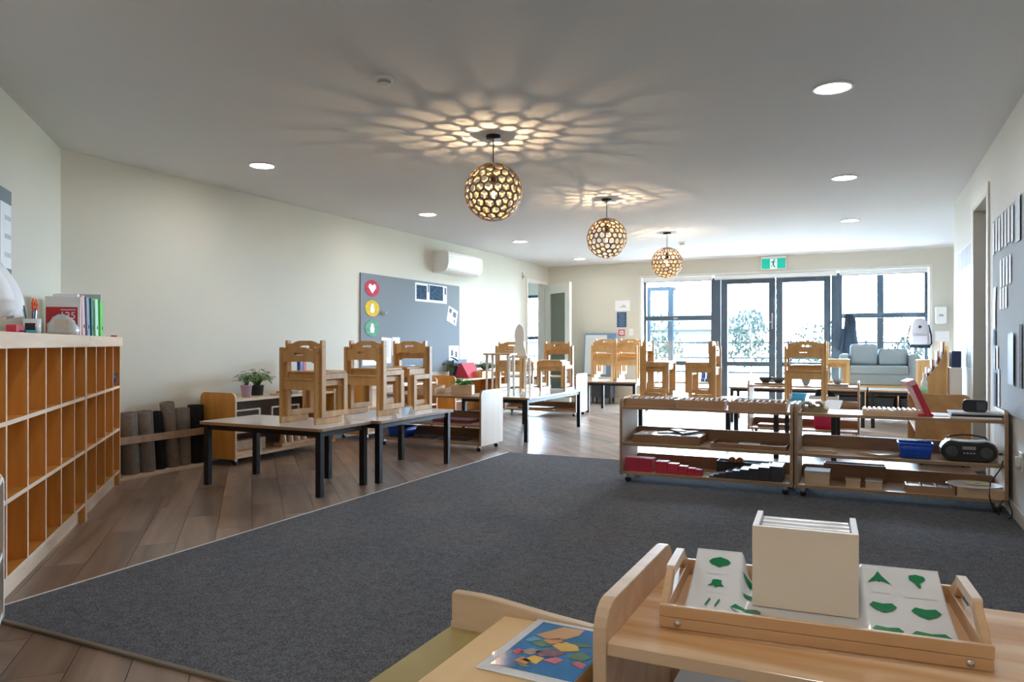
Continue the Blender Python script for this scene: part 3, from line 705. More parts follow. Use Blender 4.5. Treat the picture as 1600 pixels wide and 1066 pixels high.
def blob(parent, name, mat, pts, z, loc=(0, 0)):
    MB().prism([(p[0]+loc[0], p[1]+loc[1]) for p in pts], z, z+.0006, 'z').build(name, mat, parent)
cn = [('map_sand', [(.03, .16), (.06, .215), (.10, .218), (.10, .19), (.085, .165), (.06, .15)]), ('map_orange', [(.05, .145), (.075, .165), (.09, .15), (.07, .135)]), ('map_yellow', [(.075, .13), (.085, .155), (.115, .15), (.125, .13), (.10, .115)]), ('map_green', [(.035, .125), (.05, .145), (.078, .13), (.06, .115)]),
      ('map_green', [(.10, .155), (.125, .165), (.14, .155), (.12, .145)]), ('map_green', [(.115, .11), (.13, .128), (.155, .115), (.145, .095), (.12, .095)]), ('map_purple', [(.06, .095), (.075, .118), (.11, .112), (.10, .09), (.075, .08)]), ('map_pink', [(.085, .07), (.10, .09), (.118, .085), (.11, .066)]), ('map_grey', [(.035, .08), (.05, .105), (.07, .10), (.06, .08)]),
      ('map_yellow', [(.055, .055), (.065, .08), (.085, .078), (.083, .052)]), ('map_orange', [(.045, .048), (.05, .068), (.07, .058), (.068, .042)]), ('map_pink', [(.025, .078), (.03, .095), (.045, .085), (.038, .07)]), ('map_pink', [(.13, .08), (.14, .092), (.157, .085), (.155, .068)]), ('map_lblue', [(.022, .13), (.03, .152), (.05, .147), (.033, .128)]), ('map_green', [(.05, .04), (.065, .043), (.08, .038), (.07, .032)])]
for m_, pts in cn: blob(mp, 'country', m_, pts, .0023)
MB().box(0, .16, 0, .235, .0032, .0036).build('plastic_film', 'plastic_film', mp)
# bamboo tray with laminated leaf card and card box
tz = .5555
ty = thing('bamboo_tray', 'bamboo tray with raised end handles on the pine shelf', 'tray', (-.306, 1.197, tz), math.radians(4.5))
TW, TD = .472, .285
MB().box(.008, TW-.008, .008, TD-.008, .004, .008).build('base', 'bamboo_tray', ty)
for y in (0, TD-.01): MB().box(0, TW, y, y+.01, .018, .037).box(.001, TW-.001, y+.0006, y+.0094, 0, .0175).build('side_wall', 'bamboo_tray', ty, .0015)
for x in (0, TW-.012):
    MB().box(x, x+.012, .01, TD-.01, 0, .034).build('end_wall', 'bamboo_tray', ty, .001)
    for s_ in (0, 1):
        f = (lambda y: y) if s_ == 0 else (lambda y: TD-y)
        MB().prism([(f(.012), .034), (f(.06), .034), (f(.10), .066), (f(.082), .076)], x, x+.012, 'x').build('handle_post', 'bamboo_tray', ty, .002)
    MB().prism(rrect(.078, TD-.078, .062, .078, (.007,)*4, 3), x-.001, x+.013, 'x').build('grip', 'edge_pale', ty)
for x in (.03, TW-.03): MB().lathe([(0, .002), (.005, .0015), (.0055, 0)], 12, M=Matrix.Translation((x, 0, .009)) @ Matrix.Rotation(PI/2, 4, 'X')).build('screw', 'steel', ty)
ca, sa = math.cos(math.radians(4.5)), math.sin(math.radians(4.5))
cd = thing('leaf_card', 'white laminated card printed with green leaf shapes in the tray', 'card', (-.306, 1.197, tz), math.radians(4.5))
def sheet(x, s, dz=0.):
    k = 1.
    if .128 < x < .303: k = 0.
    elif .114 < x <= .128: k = (.128-x)/.014
    elif .303 <= x < .317: k = (x-.303)/.014
    return (x, .014+s*(1-.04*k*s/.262), .0085+k*.80*s*s+dz)
mb = MB(); nx, ns = 120, 30; SL = .262; X0, X1 = .03, .442
for i in range(nx+1):
    for j in range(ns+1): mb.v.append(sheet(X0+(X1-X0)*i/nx, SL*j/ns))
for i in range(nx):
    for j in range(ns): a = i*(ns+1)+j; mb.f.append((a, a+ns+1, a+ns+2, a+1)); mb.m.append(0); mb.sm.append(True)
mb.build('sheet', 'laminate', cd, solid=.0008)
def leaf_print(cx, cs, kind, sc=1.):
    pts = {'broad': [(0, -.017), (.006, -.012), (.016, -.008), (.02, .0), (.014, .008), (.0, .014), (-.014, .008), (-.02, 0), (-.016, -.008), (-.006, -.012)],
           'arrow': [(0, .02), (.006, .006), (.02, -.016), (.002, -.006), (0, -.014), (-.002, -.006), (-.02, -.016), (-.006, .006)],
           'spoon': [(.0, .016), (.012, .012), (.014, .004), (.004, -.008), (.005, -.02), (.001, -.02), (-.003, -.008), (-.012, .002), (-.011, .012)],
           'heart': [(0, .012), (.016, .016), (.023, .004), (.013, -.010), (0, -.018), (-.013, -.010), (-.023, .004), (-.016, .016)],
           'lobed': [(0, .014), (.008, .012), (.009, .0), (.015, -.01), (.005, -.006), (0, -.014), (-.005, -.006), (-.015, -.01), (-.009, 0), (-.008, .012)],
           'needle': [(.0, .012), (.002, .006), (-.003, -.013), (-.005, -.012)]}[kind]
    n = len(pts); m = MB(); c = sheet(cx, cs, .0024)
    vs = [sheet(cx+p[0]*sc, cs+p[1]*sc, .0024) for p in pts]
    m.add(vs+[c], [(i, (i+1) % n, n) for i in range(n)]); m.build('leaf_shape', 'leaf_print', cd)
for a in ((.075, .225, 'broad', 1.), (.135, .215, 'broad', .9), (.075, .155, 'lobed', 1.), (.135, .15, 'broad', .7), (.068, .09, 'needle', 1.2), (.084, .09, 'needle', 1.2), (.130, .075, 'heart', 1.1), (.345, .225, 'arrow', .95), (.405, .228, 'spoon', 1.), (.345, .14, 'heart', .9), (.408, .135, 'heart', .95),
          (.345, .062, 'heart', 1.), (.405, .055, 'heart', 1.25), (.155, .04, 'broad', .8), (.205, .04, 'broad', .7), (.26, .04, 'heart', 1.2)): leaf_print(*a)
for cx, cs, w_ in ((.075, .188, .04), (.075, .125, .03), (.405, .180, .05), (.345, .185, .03)):
    m = MB(); m.add([sheet(cx-w_/2, cs-.001, .001), sheet(cx+w_/2, cs-.001, .001), sheet(cx+w_/2, cs+.001, .001), sheet(cx-w_/2, cs+.001, .001)], [(0, 1, 2, 3)]); m.build('caption_line', 'paper_grey', cd)
bx = thing('card_box', 'pale plywood box of white cards standing on the leaf card', 'box', (-.178, 1.337, tz+.0099), math.radians(3))
BX, BY, BZ = .168, .135, .139
MB().box(0, BX, 0, .008, 0, BZ).build('front_panel', 'pale_ply', bx, .0015)
MB().box(0, BX, BY-.008, BY, 0, BZ-.03).build('back_panel', 'pale_ply', bx, .0015)
for x in (0, BX-.01): MB().box(x, x+.01, .008, BY-.008, 0, BZ).build('side_panel', 'edge_pale', bx, .001).data.materials[0] = MATS['paper']
MB().box(.01, BX-.01, .008, BY-.008, 0, .006).build('base', 'pale_ply', bx)
for i in range(4): MB().prism([(.012+.029*i, .007), (.033+.029*i, .007), (.033+.029*i, BZ-.012), (.028+.029*i, BZ-.007), (.017+.029*i, BZ-.007), (.012+.029*i, BZ-.012)], .012, BX-.012, 'x').build('card_pack', 'laminate', bx, .001)
tag(MB().box(-.12, .12, -.09, .09, 0, .075).box(-.13, .13, -.1, .1, .075, .08).build('document_box', 'clear_acrylic', loc=(-.20, 1.36, .2995), bevel=.004), 'white plastic box on the lower shelf under the leaf tray', 'box')
# ================================================================ shelf unit with the cubes
z1, z2, z3 = .5645, .2995, .0915
def divider_box(x, y, L, rz, lb, n=9):
    t = thing('divided_box', lb, 'box', (x, y, z1), rz, 'divided wooden boxes')
    D, Hh = .17, .056
    MB().box(0, L, 0, .01, 0, Hh).build('front', 'box_wood', t, .0015); MB().box(0, L, D-.01, D, 0, Hh+.008).build('rear', 'box_wood', t, .0015)
    for xx in (0, L-.01): MB().box(xx, xx+.01, .01, D-.01, 0, Hh).build('end', 'box_wood', t, .001)
    MB().box(.01, L-.01, .01, D-.01, 0, .006).build('base', 'box_wood', t)
    for i in range(n): xx = .03+(L-.06)*i/(n-1); MB().box(xx-.004, xx+.004, .01, D-.01, .006, Hh+.007).build('divider', 'paper' if i % 2 else 'box_wood', t)
divider_box(-1.59, 5.235, .36, .05, 'left one of three divided wooden boxes on the shelf unit')
divider_box(-1.215, 5.225, .335, .06, 'middle one of three divided wooden boxes on the shelf unit')
divider_box(-.855, 5.215, .375, .03, 'right one of three divided wooden boxes on the shelf unit')
o = MB().box(-.2, .2, -.13, .13, 0, .004).build('paper_sheet', 'laminate', loc=(-1.27, 5.4, z2+.058), rz=.05); tag(o, 'white laminated sheet on the middle shelf of the cube unit', 'sheet')
bk = tag(MB().box(-.24, .24, -.14, .14, 0, .057).build('flat_box', 'shelf_brown', loc=(-1.30, 5.40, z2), bevel=.003), 'flat brown box under the white sheet on the middle shelf', 'box')
for i, (dx, dy, s_, r) in enumerate(((-.06, .02, .09, .3), (.06, .03, .1, 1.2), (.0, .06, .08, 2.2))):
    tag(MB().prism([(-s_, -s_*.4), (s_, -s_*.5), (s_*.6, s_*.5), (-s_*.4, s_*.45)], 0, .006+.0*i, 'z').build('dark_shape', 'bowl_dark', loc=(-1.25+dx, 5.40+dy, z2+.0625+.0065*i), rz=r), 'flat dark wooden shape on the white sheet, %s' % ('lowest of three', 'middle of three', 'topmost of three')[i], 'shape', 'dark shapes on the sheet')
def wtray(lb, x, y, z, L, D, h_, mat='shelf_brown', rz=0.):
    t = thing('wooden_tray', lb, 'tray', (x, y, z), rz)
    MB().box(0, L, 0, D, 0, .006).build('base', mat, t)
    for b in ((0, L, 0, .008), (0, L, D-.008, D), (0, .008, .008, D-.008), (L-.008, L, .008, D-.008)): MB().box(b[0], b[1], b[2], b[3], .006, h_).build('rim', mat, t, .001)
    return t
wtray('wide brown tray on the right half of the middle shelf', -.98, 5.25, z2, .5, .27, .03)
tag(MB().box(-.07, .07, -.05, .05, 0, .012).build('paper_pad', 'paper', loc=(-.74, 5.40, z2+.0065)), 'white paper pad lying in the wide brown tray', 'paper')
xs = [(-1.585, .100), (-1.482, .098), (-1.362, .084), (-1.275, .074), (-1.198, .062), (-1.133, .052), (-1.079, .046)]
for i, (x, s_) in enumerate(xs):
    tag(MB().box(0, s_, 0, s_, 0, s_).build('cube_block', 'pink_red', loc=(x, 5.225, z3), bevel=.0015), 'red wooden cube on the bottom shelf, %s' % ('largest, at the left end', 'second largest', 'third in size', 'fourth in size', 'fifth in size', 'sixth in size', 'smallest of the row')[i], 'cube', 'red tower cubes')
wd = [.03, .036, .04, .045, .05, .055, .062, .07, .082]; x = -.985
for i, w_ in enumerate(wd):
    tag(MB().box(0, w_, 0, .2, 0, .012+.0115*i).build('stair_prism', 'dark_stair', loc=(x, 5.225, z3), bevel=.001), 'dark stair prism on the bottom shelf, step %s from the low end' % ('one', 'two', 'three', 'four', 'five', 'six', 'seven', 'eight', 'nine')[i], 'block', 'dark stair prisms'); x += w_+.0015
wtray('dark tray with orange balls behind the stair prisms', -.97, 5.44, z3, .36, .11, .085, 'dark_stair')
for i, x in enumerate((-.87, -.815)): tag(MB().lathe([(0, -.028)]+[(.028*math.sin(a*PI/8), -.028*math.cos(a*PI/8)) for a in range(1, 8)]+[(0, .028)], 14).build('orange_ball', 'orange', loc=(x, 5.495, z3+.085)), 'small orange ball in the dark tray, %s one' % ('left', 'right')[i], 'ball', 'orange balls')
# ================================================================ shelf unit with the radio
cv = thing('canvas_roll', 'folded tan canvas bundle on the left end of the radio shelf', 'canvas', (-.395, 5.27, z1))
for k, (x, r, L) in enumerate(((.035, .034, .17), (.105, .036, .2))):
    pts = [(x+r*(1-.09*i/6)*math.cos(a), r+r*(1-.09*i/6)*math.sin(a)) for i in range(0, 13) for a in (i*PI/6-.5,)]
    m = MB(); prof = []
    for j in range(26):
        a = j*PI/6; rr = r*(1-.024*j); prof.append((x+rr*math.cos(a), r+rr*.9*math.sin(a)))
    for (p, q) in zip(prof, prof[1:]): m.add([(p[0], 0, p[1]), (q[0], 0, q[1]), (q[0], L, q[1]), (p[0], L, p[1])], [(0, 1, 2, 3)], 0, True)
    m.build('roll', 'canvas', cv, solid=.004)
MB().prism([(.0, .0), (.165, .0), (.17, .02), (.14, .032), (.02, .03)], .01, .17, 'y').build('fold', 'canvas', cv, .004)
sr = thing('slatted_rack', 'slatted light wooden rack lying on the radio shelf', 'rack', (-.02, 5.26, z1), .02)
for y in (0, .09, .18): MB().box(0, .34, y, y+.014, 0, .03).build('bearer', 'birch', sr, .002)
for i in range(12): MB().box(.008+i*.0285, .022+i*.0285, 0, .194, .03, .038).build('slat', 'birch', sr, .001)
rf = thing('tilted_frame', 'red and pale leaning frame standing on the radio shelf', 'stand', (.355, 5.33, z1), .25)
Mt = Matrix.Rotation(math.radians(-24), 4, 'Y')
MB().box(-.03, .0, -.07, .07, 0, .24, M=Matrix.Translation((.0, 0, .012)) @ Mt).build('panel', 'red_plastic', rf, .004)
MB().box(-.034, -.031, -.055, .055, .02, .20, M=Matrix.Translation((.0, 0, .012)) @ Mt).build('face', 'pale_red', rf, .001)
MB().box(-.05, -.001, -.072, .072, .21, .245, M=Matrix.Translation((.0, 0, .012)) @ Mt).build('top_clip', 'pale_red', rf, .004)
MB().box(-.075, .01, -.06, .06, 0, .018).build('foot', 'red_plastic', rf, .004)
for i, (z, m_, w_, d_, lb) in enumerate(((0, 'paper', .27, .21, 'lowest white document pile on the radio shelf'), (.0125, 'black_plastic', .26, .2, 'black folder between the papers on the radio shelf'), (.0245, 'paper_grey', .265, .2, 'topmost paper pile under the black speaker'))):
    box1('document', m_, (w_, d_, .0115), (.60, 5.33, z1+z), .03*(i-1), lb, 'document', 'documents on the radio shelf', .002)
tag(MB().box(-.05, .05, -.08, .08, 0, .004).build('loose_paper', 'paper', loc=(.405, 5.4, z1), rz=.2), 'loose white paper beside the document pile', 'paper')
sp = thing('black_speaker', 'small black rounded speaker on the document pile', 'speaker', (.605, 5.33, z1+.0365), -.15)
MB().prism(rrect(-.066, .066, 0, .074, (.022,)*4, 5), -.035, .035, 'y').build('body', 'black_plastic', sp, .006, 3)
MB().box(.01, .058, -.037, -.035, .012, .062).build('grille', 'bowl_dark', sp, .001)
for i, (x, y, r, lb) in enumerate(((-.28, 5.36, .1, 'thin wooden board at the left of the middle shelf under the canvas'), (.09, 5.34, .75, 'thin wooden board turned cornerwise beside the blue basket'))):
    o = MB().prism([(-.10, -.09), (.10, -.09), (.10, .09), (-.10, .09)], 0, .016, 'z').build('thin_board', 'birch', loc=(x, y, z2), rz=r, bevel=.002); tag(o, lb, 'board', 'thin boards')
def basket(lb, x, y, z, w_, d_, h_, mat, rz=0., name='plastic_basket'):
    b = thing(name, lb, 'basket', (x, y, z), rz)
    m = MB(); n = 5
    def ring(s, zz): return [Vector((p[0], p[1], zz)) for p in rrect(-w_/2*s, w_/2*s, -d_/2*s, d_/2*s, (.02,)*4, 4)]
    m.rings([ring(.82, .0), ring(.92, h_*.55), ring(1., h_), ring(.97, h_), ring(.79, .006)])
    m.build('body', mat, b)
    m = MB(); m.rings([ring(1.03, h_-.012), ring(1.05, h_-.004), ring(1.03, h_+.002), ring(.97, h_+.002)], cap=False); m.build('rim', mat, b)
    return b
basket('bright blue plastic basket next to the radio', .28, 5.31, z2, .195, .15, .098, 'blue_basket')
rd = thing('portable_radio', 'black portable radio with silver top on the middle shelf', 'radio', (.565, 5.32, z2), .0)
prof = [(-.145, .04), (-.125, .012), (-.09, 0), (.09, 0), (.125, .012), (.145, .04), (.148, .075), (.135, .105), (.10, .125), (.05, .118), (-.05, .118), (-.10, .125), (-.135, .105), (-.148, .075)]
MB().prism(prof, -.075, .075, 'y').build('body', 'black_plastic', rd, .012, 3)
MB().prism([(-.12, .119), (-.10, .1285), (-.05, .1225), (.05, .1225), (.10, .1285), (.12, .119), (.10, .122), (.05, .116), (-.05, .116), (-.10, .122)], -.06, .06, 'y').build('top_panel', 'steel', rd, .001)
for s in (-1, 1): MB().lathe([(.034, 0), (.034, .003), (.030, .004), (.0, .001)], 20, M=Matrix.Translation((s*.09, -.074, .06)) @ Matrix.Rotation(PI/2, 4, 'X')).build('speaker_grille', 'bowl_dark', rd)
MB().box(-.035, .035, -.079, -.074, .075, .095).build('display', 'grey_plastic', rd, .001)
for i in range(4): MB().box(-.03+i*.017, -.02+i*.017, -.079, -.074, .05, .058).build('button', 'steel', rd)
MB().tube([(-.11, .03, .118), (-.10, .045, .14), (-.03, .05, .152), (.03, .05, .152), (.10, .045, .14), (.11, .03, .118)], .005).build('carry_handle', 'black_plastic', rd)
ad = thing('plug_adapter', 'beige plug adapter with black plug at the right end of the middle shelf', 'adapter', (.735, 5.25, z2))
MB().box(-.022, .012, -.02, .02, 0, .05).build('block', 'trim_paint', ad, .006); MB().box(-.012, .008, .02, .05, .01, .06).build('plug', 'black_plastic', ad, .006)
tag(MB().tube([(.735, 5.225, z2+.02), (.72, 5.17, z2-.01), (.66, 5.14, .2), (.655, 5.14, .12), (.68, 5.15, .03), (.70, 5.16, .016)], .004).build('power_cable', 'black_plastic'), 'thin black power cord hanging from the adapter', 'cord')
tag(MB().tube([(.70, 5.12, .018), (.705, 5.14, .07), (.725, 5.15, .10), (.75, 5.15, .095), (.765, 5.13, .05), (.76, 5.09, .017), (.74, 5.05, .016)], .004).build('power_cable', 'black_plastic'), 'black cord loop lying by the castor near the wall', 'cord')
# bottom shelf
def lidbox(lb, x, y, w_, d_, h_, lid):
    b = thing('small_box', lb, 'box', (x, y, z3)); MB().box(-w_/2, w_/2, -d_/2, d_/2, 0, h_).build('body', 'birch', b, .002)
    MB().box(-w_/2-.003, w_/2+.003, -d_/2-.003, d_/2+.003, h_, h_+.008).build('lid', lid, b, .002); return b
lidbox('wooden box with grey lid at the left of the bottom shelf', -.29, 5.30, .15, .15, .085, 'paper_grey')
lidbox('smallest wooden box on the bottom shelf, without grey top', -.075, 5.28, .085, .08, .045, 'birch')
lidbox('small wooden box with shiny grey top on the bottom shelf', .045, 5.28, .095, .09, .048, 'clear_acrylic')
wtray('long brown tray at the back of the bottom shelf', -.26, 5.47, z3, .38, .1, .115, 'shelf_brown')
cb = wtray('three-part tray of coloured cards on the bottom shelf', .225, 5.225, z3, .265, .13, .045, 'box_wood', .02)
for i, (m_, m2) in enumerate((('orange', 'red_card'), ('green_deep', 'orange'), ('dark_stair', 'maroon'))):
    for j, mm in enumerate((m2, m_)): MB().box(.012+i*.085, .078+i*.085, .012+j*.055, .064+j*.055, .006, .04).build('card_stack', mm, cb, .001)
    MB().box(.079+i*.085, .083+i*.085, .008, .122, .006, .05).build('partition', 'paper', cb)
tag(MB().box(-.12, .12, -.13, .13, 0, .055).build('base_box', 'birch', loc=(.62, 5.35, z3), bevel=.003), 'plain wooden box under the oval board by the wall', 'box')
ov = thing('oval_board', 'white oval board with yellow pattern on the bottom shelf', 'board', (.60, 5.34, z3+.0555), .1)
MB().prism([(.15*math.cos(a*PI/16), .135*math.sin(a*PI/16)) for a in range(32)], 0, .007, 'z').build('board', 'laminate', ov, .002)
for i in range(7): a = i*.9; MB().prism([(.02+.05*math.cos(a)+.028*math.cos(q*PI/5), .045*math.sin(a)+.02*math.sin(q*PI/5)) for q in range(10)], .0071+.0005*i, .0076+.0005*i, 'z').build('pattern', 'yellow', ov)
# ================================================================ things along the left wall
def plant(lb, loc, pot, r0, r1, hp, leaf, n, spread, hh, ls, sq=False, seed=1):
    t = thing('pot_plant', lb, 'plant', loc, .3); rg = random.Random(seed)
    if sq: MB().prism(rrect(-r0*1.6, r0*1.6, -r0, r0, (.004,)*4, 2), 0, hp, 'z').build('pot', pot, t, .002)
    else: MB().lathe([(0, 0), (r0, 0), (r1, hp*.9), (r1*1.06, hp*.9), (r1*1.06, hp), (r1*.92, hp), (r1*.9, hp*.85), (0, hp*.85)], 20).build('pot', pot, t)
    m = MB(); st = MB()
    for i in range(n):
        a = rg.uniform(0, 2*PI); rr = spread*math.sqrt(rg.random()); top = hp+hh*(.45+.55*rg.random())*(1-.5*(rr/spread)**2)
        p0 = Vector((rg.uniform(-.4, .4)*r0, rg.uniform(-.4, .4)*r0, hp*.9)); p1 = Vector((rr*math.cos(a), rr*math.sin(a), top))
        st.tube([p0, (p0+p1)/2+Vector((0, 0, hh*.15)), p1], .0022, 4)
        d = Vector((math.cos(a), math.sin(a), rg.uniform(-.7, .3))).normalized(); sd = d.cross(Vector((0, 0, 1))).normalized(); up = sd.cross(d)
        L = ls*rg.uniform(.7, 1.2)
        m.add([p1, p1+d*L*.3+sd*L*.26+up*L*.06, p1+d*L*.7+sd*L*.2, p1+d*L-up*L*.12, p1+d*L*.7-sd*L*.2, p1+d*L*.3-sd*L*.26+up*L*.06, p1+d*L*.5-up*L*.03], [(0, 1, 6), (1, 2, 6), (2, 3, 6), (3, 4, 6), (4, 5, 6), (5, 0, 6)], 0, True)
    m.build('leaves', leaf, t); st.build('stems', leaf, t)
    return t
ZT = .5555
plant('small leafy plant in a lavender pot on the shelf unit', (-4.86, 4.80, ZT), 'lavender', .036, .048, .105, 'leaf_green', 30, .07, .13, .055, seed=4)
plant('bushy plant in a dark pot behind the lavender one', (-4.95, 5.02, ZT), 'dark_pot', .05, .058, .09, 'leaf_green', 60, .11, .15, .06, seed=5)
def tower(name, mat, x, y, h_, lb): tag(MB().box(-.02, .02, -.02, .02, 0, h_).build(name, mat, loc=(x, y, ZT), bevel=.001), lb, 'rod', 'red and blue rods')
tower('counting_rod', 'blue_block', -4.97, 5.60, .33, 'tall blue rod standing on the plant shelf'); tower('counting_rod', 'red_card', -4.97, 5.645, .29, 'tall red rod standing beside the blue one')
tower('counting_rod', 'blue_block', -4.92, 5.61, .16, 'short blue rod in front of the tall rods'); tower('counting_rod', 'red_card', -4.92, 5.70, .15, 'short red rod at the end of the plant shelf')
for i, (x, y, w_, h_, m_, lb) in enumerate(((-4.80, 5.12, .10, .008, 'box_wood', 'thin brown tray plate on the plant shelf'), (-4.82, 5.32, .08, .02, 'bowl_dark', 'small dark dish on the plant shelf'), (-4.9, 5.38, .16, .02, 'box_wood', 'brown flat tray before the rods on the plant shelf'))):
    box1('small_tray', m_, (w_, w_*1.2, h_), (x, y, ZT), .1, lb, 'tray', None, .003)
def pframe(lb, y, z, L, h_):
    f = thing('picture_stand', lb, 'frame', (-4.86, y, z), 0, 'white frames in the plant shelf')
    for b in ((0, L, h_-.014, h_), (0, L, 0, .014), (0, .014, .014, h_-.014), (L-.014, L, .014, h_-.014)): MB().box(-.008, .008, b[0], b[1], b[2], b[3]).build('bar', 'trim_paint', f, .001)
pframe('white standing frame at the near end of the plant shelf', 4.56, .2905, .40, .16); pframe('white standing frame at the far end of the plant shelf', 5.10, .2905, .36, .16)
z3b = .0825
lt = thing('cone_tray', 'light wooden tray with four cones on the bottom shelf', 'tray', (-4.82, 5.14, z3b))
MB().box(-.05, .05, 0, .46, 0, .03).build('base', 'birch', lt, .003)
for i in range(4): tag(MB().lathe([(.034, 0), (.026, .06), (.014, .125), (.011, .13), (.016, .145), (.011, .158), (0, .162)], 16).build('wooden_cone', 'birch', loc=(-4.815, 5.20+i*.09, z3b+.0305)), 'wooden cone on the tray, %s from the near end' % ('first', 'second', 'third', 'fourth')[i], 'cone', 'wooden cones')
box1('wooden_block', 'edge_pale', (.10, .30, .03), (-4.78, 4.70, z3b), 0, 'long light wooden block on the bottom shelf by the castor', 'block')
box1('wooden_block', 'birch', (.10, .34, .10), (-4.92, 4.87, z3b), 0, 'wooden box behind the light block on the bottom shelf', 'block')
# things on the further left-wall shelves
def openbox(lb, x, y, z, w_, d_, h_, mat='birch', rz=0., slope=0.):
    t = thing('open_box', lb, 'box', (x, y, z), rz); a, b = w_/2, d_/2
    MB().box(-a, a, -b, b, 0, .008).build('base', mat, t)
    for q in (-a, a-.008): MB().prism([(-b, .008), (b, .008), (b, h_), (-b, h_-slope)], q, q+.008, 'x').build('side', mat, t, .001)
    MB().box(-a+.008, a-.008, -b, -b+.008, .008, h_-slope).build('front', mat, t, .001); MB().box(-a+.008, a-.008, b-.008, b, .008, h_).build('rear', mat, t, .001)
    return t
openbox('wooden box with slanted sides on the pinboard shelf', -4.88, 7.2, ZT, .28, .22, .11, 'birch', PI/2, .05)
plant('single broad-leaved plant in a glass above the pinboard shelf', (-4.90, 8.05, .56), 'clear_acrylic', .03, .03, .10, 'leaf_dark', 7, .05, .22, .16, seed=8).location = (-4.9, 8.28, ZT)
for i, (y, m_, lb) in enumerate(((7.55, 'sky_basket', 'pale blue folder leaning by the pinboard'), (7.66, 'paper', 'white folder leaning by the pinboard'))):
    o = MB().box(-.01, .01, -.05, .05, 0, .2).build('folder', m_, loc=(-5.05, y, ZT), bevel=.001); o.rotation_euler = (0, .12, 0); tag(o, lb, 'folder', 'folders by the pinboard')
rb = thing('slope_box', 'red slope-fronted box with blue back on the air conditioner shelf', 'box', (-4.93, 8.85, ZT))
MB().prism([(-.09, 0), (.14, 0), (.02, .20), (-.02, .20)], -.17, .17, 'y').build('front', 'pink_red', rb, .003); MB().box(-.112, -.092, -.18, .18, 0, .245).build('rear', 'navy', rb, .002)
openbox('light wooden box below the red slope box', -4.80, 9.05, ZT, .34, .2, .085, 'chair_light', PI/2)
plant('bushy fern in a wooden planter below the air conditioner', (-4.90, 9.36, ZT), 'chair_wood', .06, .07, .09, 'leaf_dark', 110, .17, .13, .055, True, 12)
plant('bright green seedlings in a wooden box on the screwed shelf unit', (-3.56, 6.32, .5205), 'birch', .065, .05, .095, 'leaf_bright', 60, .09, .07, .05, True, 14)
openbox('wooden box with white slanted paper holder on the screwed shelf unit', -3.95, 6.32, .5205, .26, .2, .085, 'birch', 0, .03)
tag(MB().prism([(-.1, 0), (.1, 0), (.1, .10), (-.1, .03)], -.004, .004, 'y').build('paper_holder', 'paper', loc=(-3.78, 6.45, .5205), bevel=.001), 'white slanted card standing on the screwed shelf unit', 'card')
basket('dark blue plastic tub on the bottom shelf under the chairs', -4.24, 6.28, z3b, .24, .2, .10, 'blue_basket')
for i, (x, w_, lb) in enumerate(((-3.95, .24, 'white printed sheet beside the dark blue tub'), (-3.62, .3, 'white printed sheet near the screwed end panel'))): tag(MB().box(-w_/2, w_/2, -.09, .09, 0, .006).build('printed_sheet', 'photo_grey', loc=(x, 6.28, z3b), rz=.1*i), lb, 'paper', 'sheets on the bottom shelf')
box1('dark_tray', 'maroon', (.42, .22, .03), (-3.62, 6.3, .2555), 0, 'dark red tray on the middle shelf behind the end panel', 'tray')
for i, (x, lb) in enumerate(((-4.25, 'dark picture book on the shelf near the open door'), (-3.9, 'blue wire basket on the shelf near the open door'))):
    if i == 0: box1('picture_book', 'bowl_dark', (.24, .2, .12), (x, 9.85, .2905), 0, lb, 'book')
    else: basket(lb, x, 9.85, .2905, .3, .2, .12, 'blue_steel')
box1('flat_tray', 'orange', (.5, .25, .025), (-4.3, 9.82, z3b), 0, 'reddish wooden tray on the bottom shelf near the open door', 'tray').data.materials[0] = MATS['shelf_brown']
# rocket stand and stool on the third table
def stool(lb, x, y, w_, d_, h_, z=.4605):
    s_ = thing('white_stand', lb, 'stand', (x, y, z), 0, 'white stands on the table'); a, b = w_/2, d_/2
    MB().prism(rrect(-a, a, -b, b, (.02,)*4, 3), h_-.018, h_, 'z').build('top', 'birch', s_, .002)
    for sx in (-1, 1):
        for sy in (-1, 1): MB().cyl((sx*(a-.03), sy*(b-.03), 0), (sx*(a-.035), sy*(b-.035), h_-.018), .010, .014, 10).build('leg', 'trim_paint', s_)
    return s_
stool('white-legged stool with wooden top on the rocket table', -3.54, 7.10, .32, .2, .455)
stool('lower white-legged stand carrying the rocket board', -3.46, 7.42, .26, .18, .42)
rk2 = tag(MB().prism([(-.085, 0), (.085, 0), (.07, .05), (.05, .11), (.048, .16), (.056, .22), (.05, .28), (.03, .33), (.0, .355), (-.03, .33), (-.05, .28), (-.056, .22), (-.048, .16), (-.05, .11), (-.07, .05)], -.006, .006, 'y').build('rocket_board', 'white_plastic', loc=(-3.46, 7.42, .881), rz=.35, bevel=.003), 'white rocket-shaped board standing upright among the chairs', 'rocket')
for i, (x, y, lb) in enumerate(((-3.22, 6.99, 'small white card stand at the corner of the rocket table'), (-3.30, 5.02, 'small white card tent between the chair stacks'), (-3.19, 4.62, 'tiny clear card holder at the table corner'))):
    tag(MB().prism([(-.025, 0), (.025, 0), (.004, .05), (-.004, .05)], -.018, .018, 'y').build('card_tent', 'paper', loc=(x, y, .4605), rz=.6), lb, 'card', 'card tents')
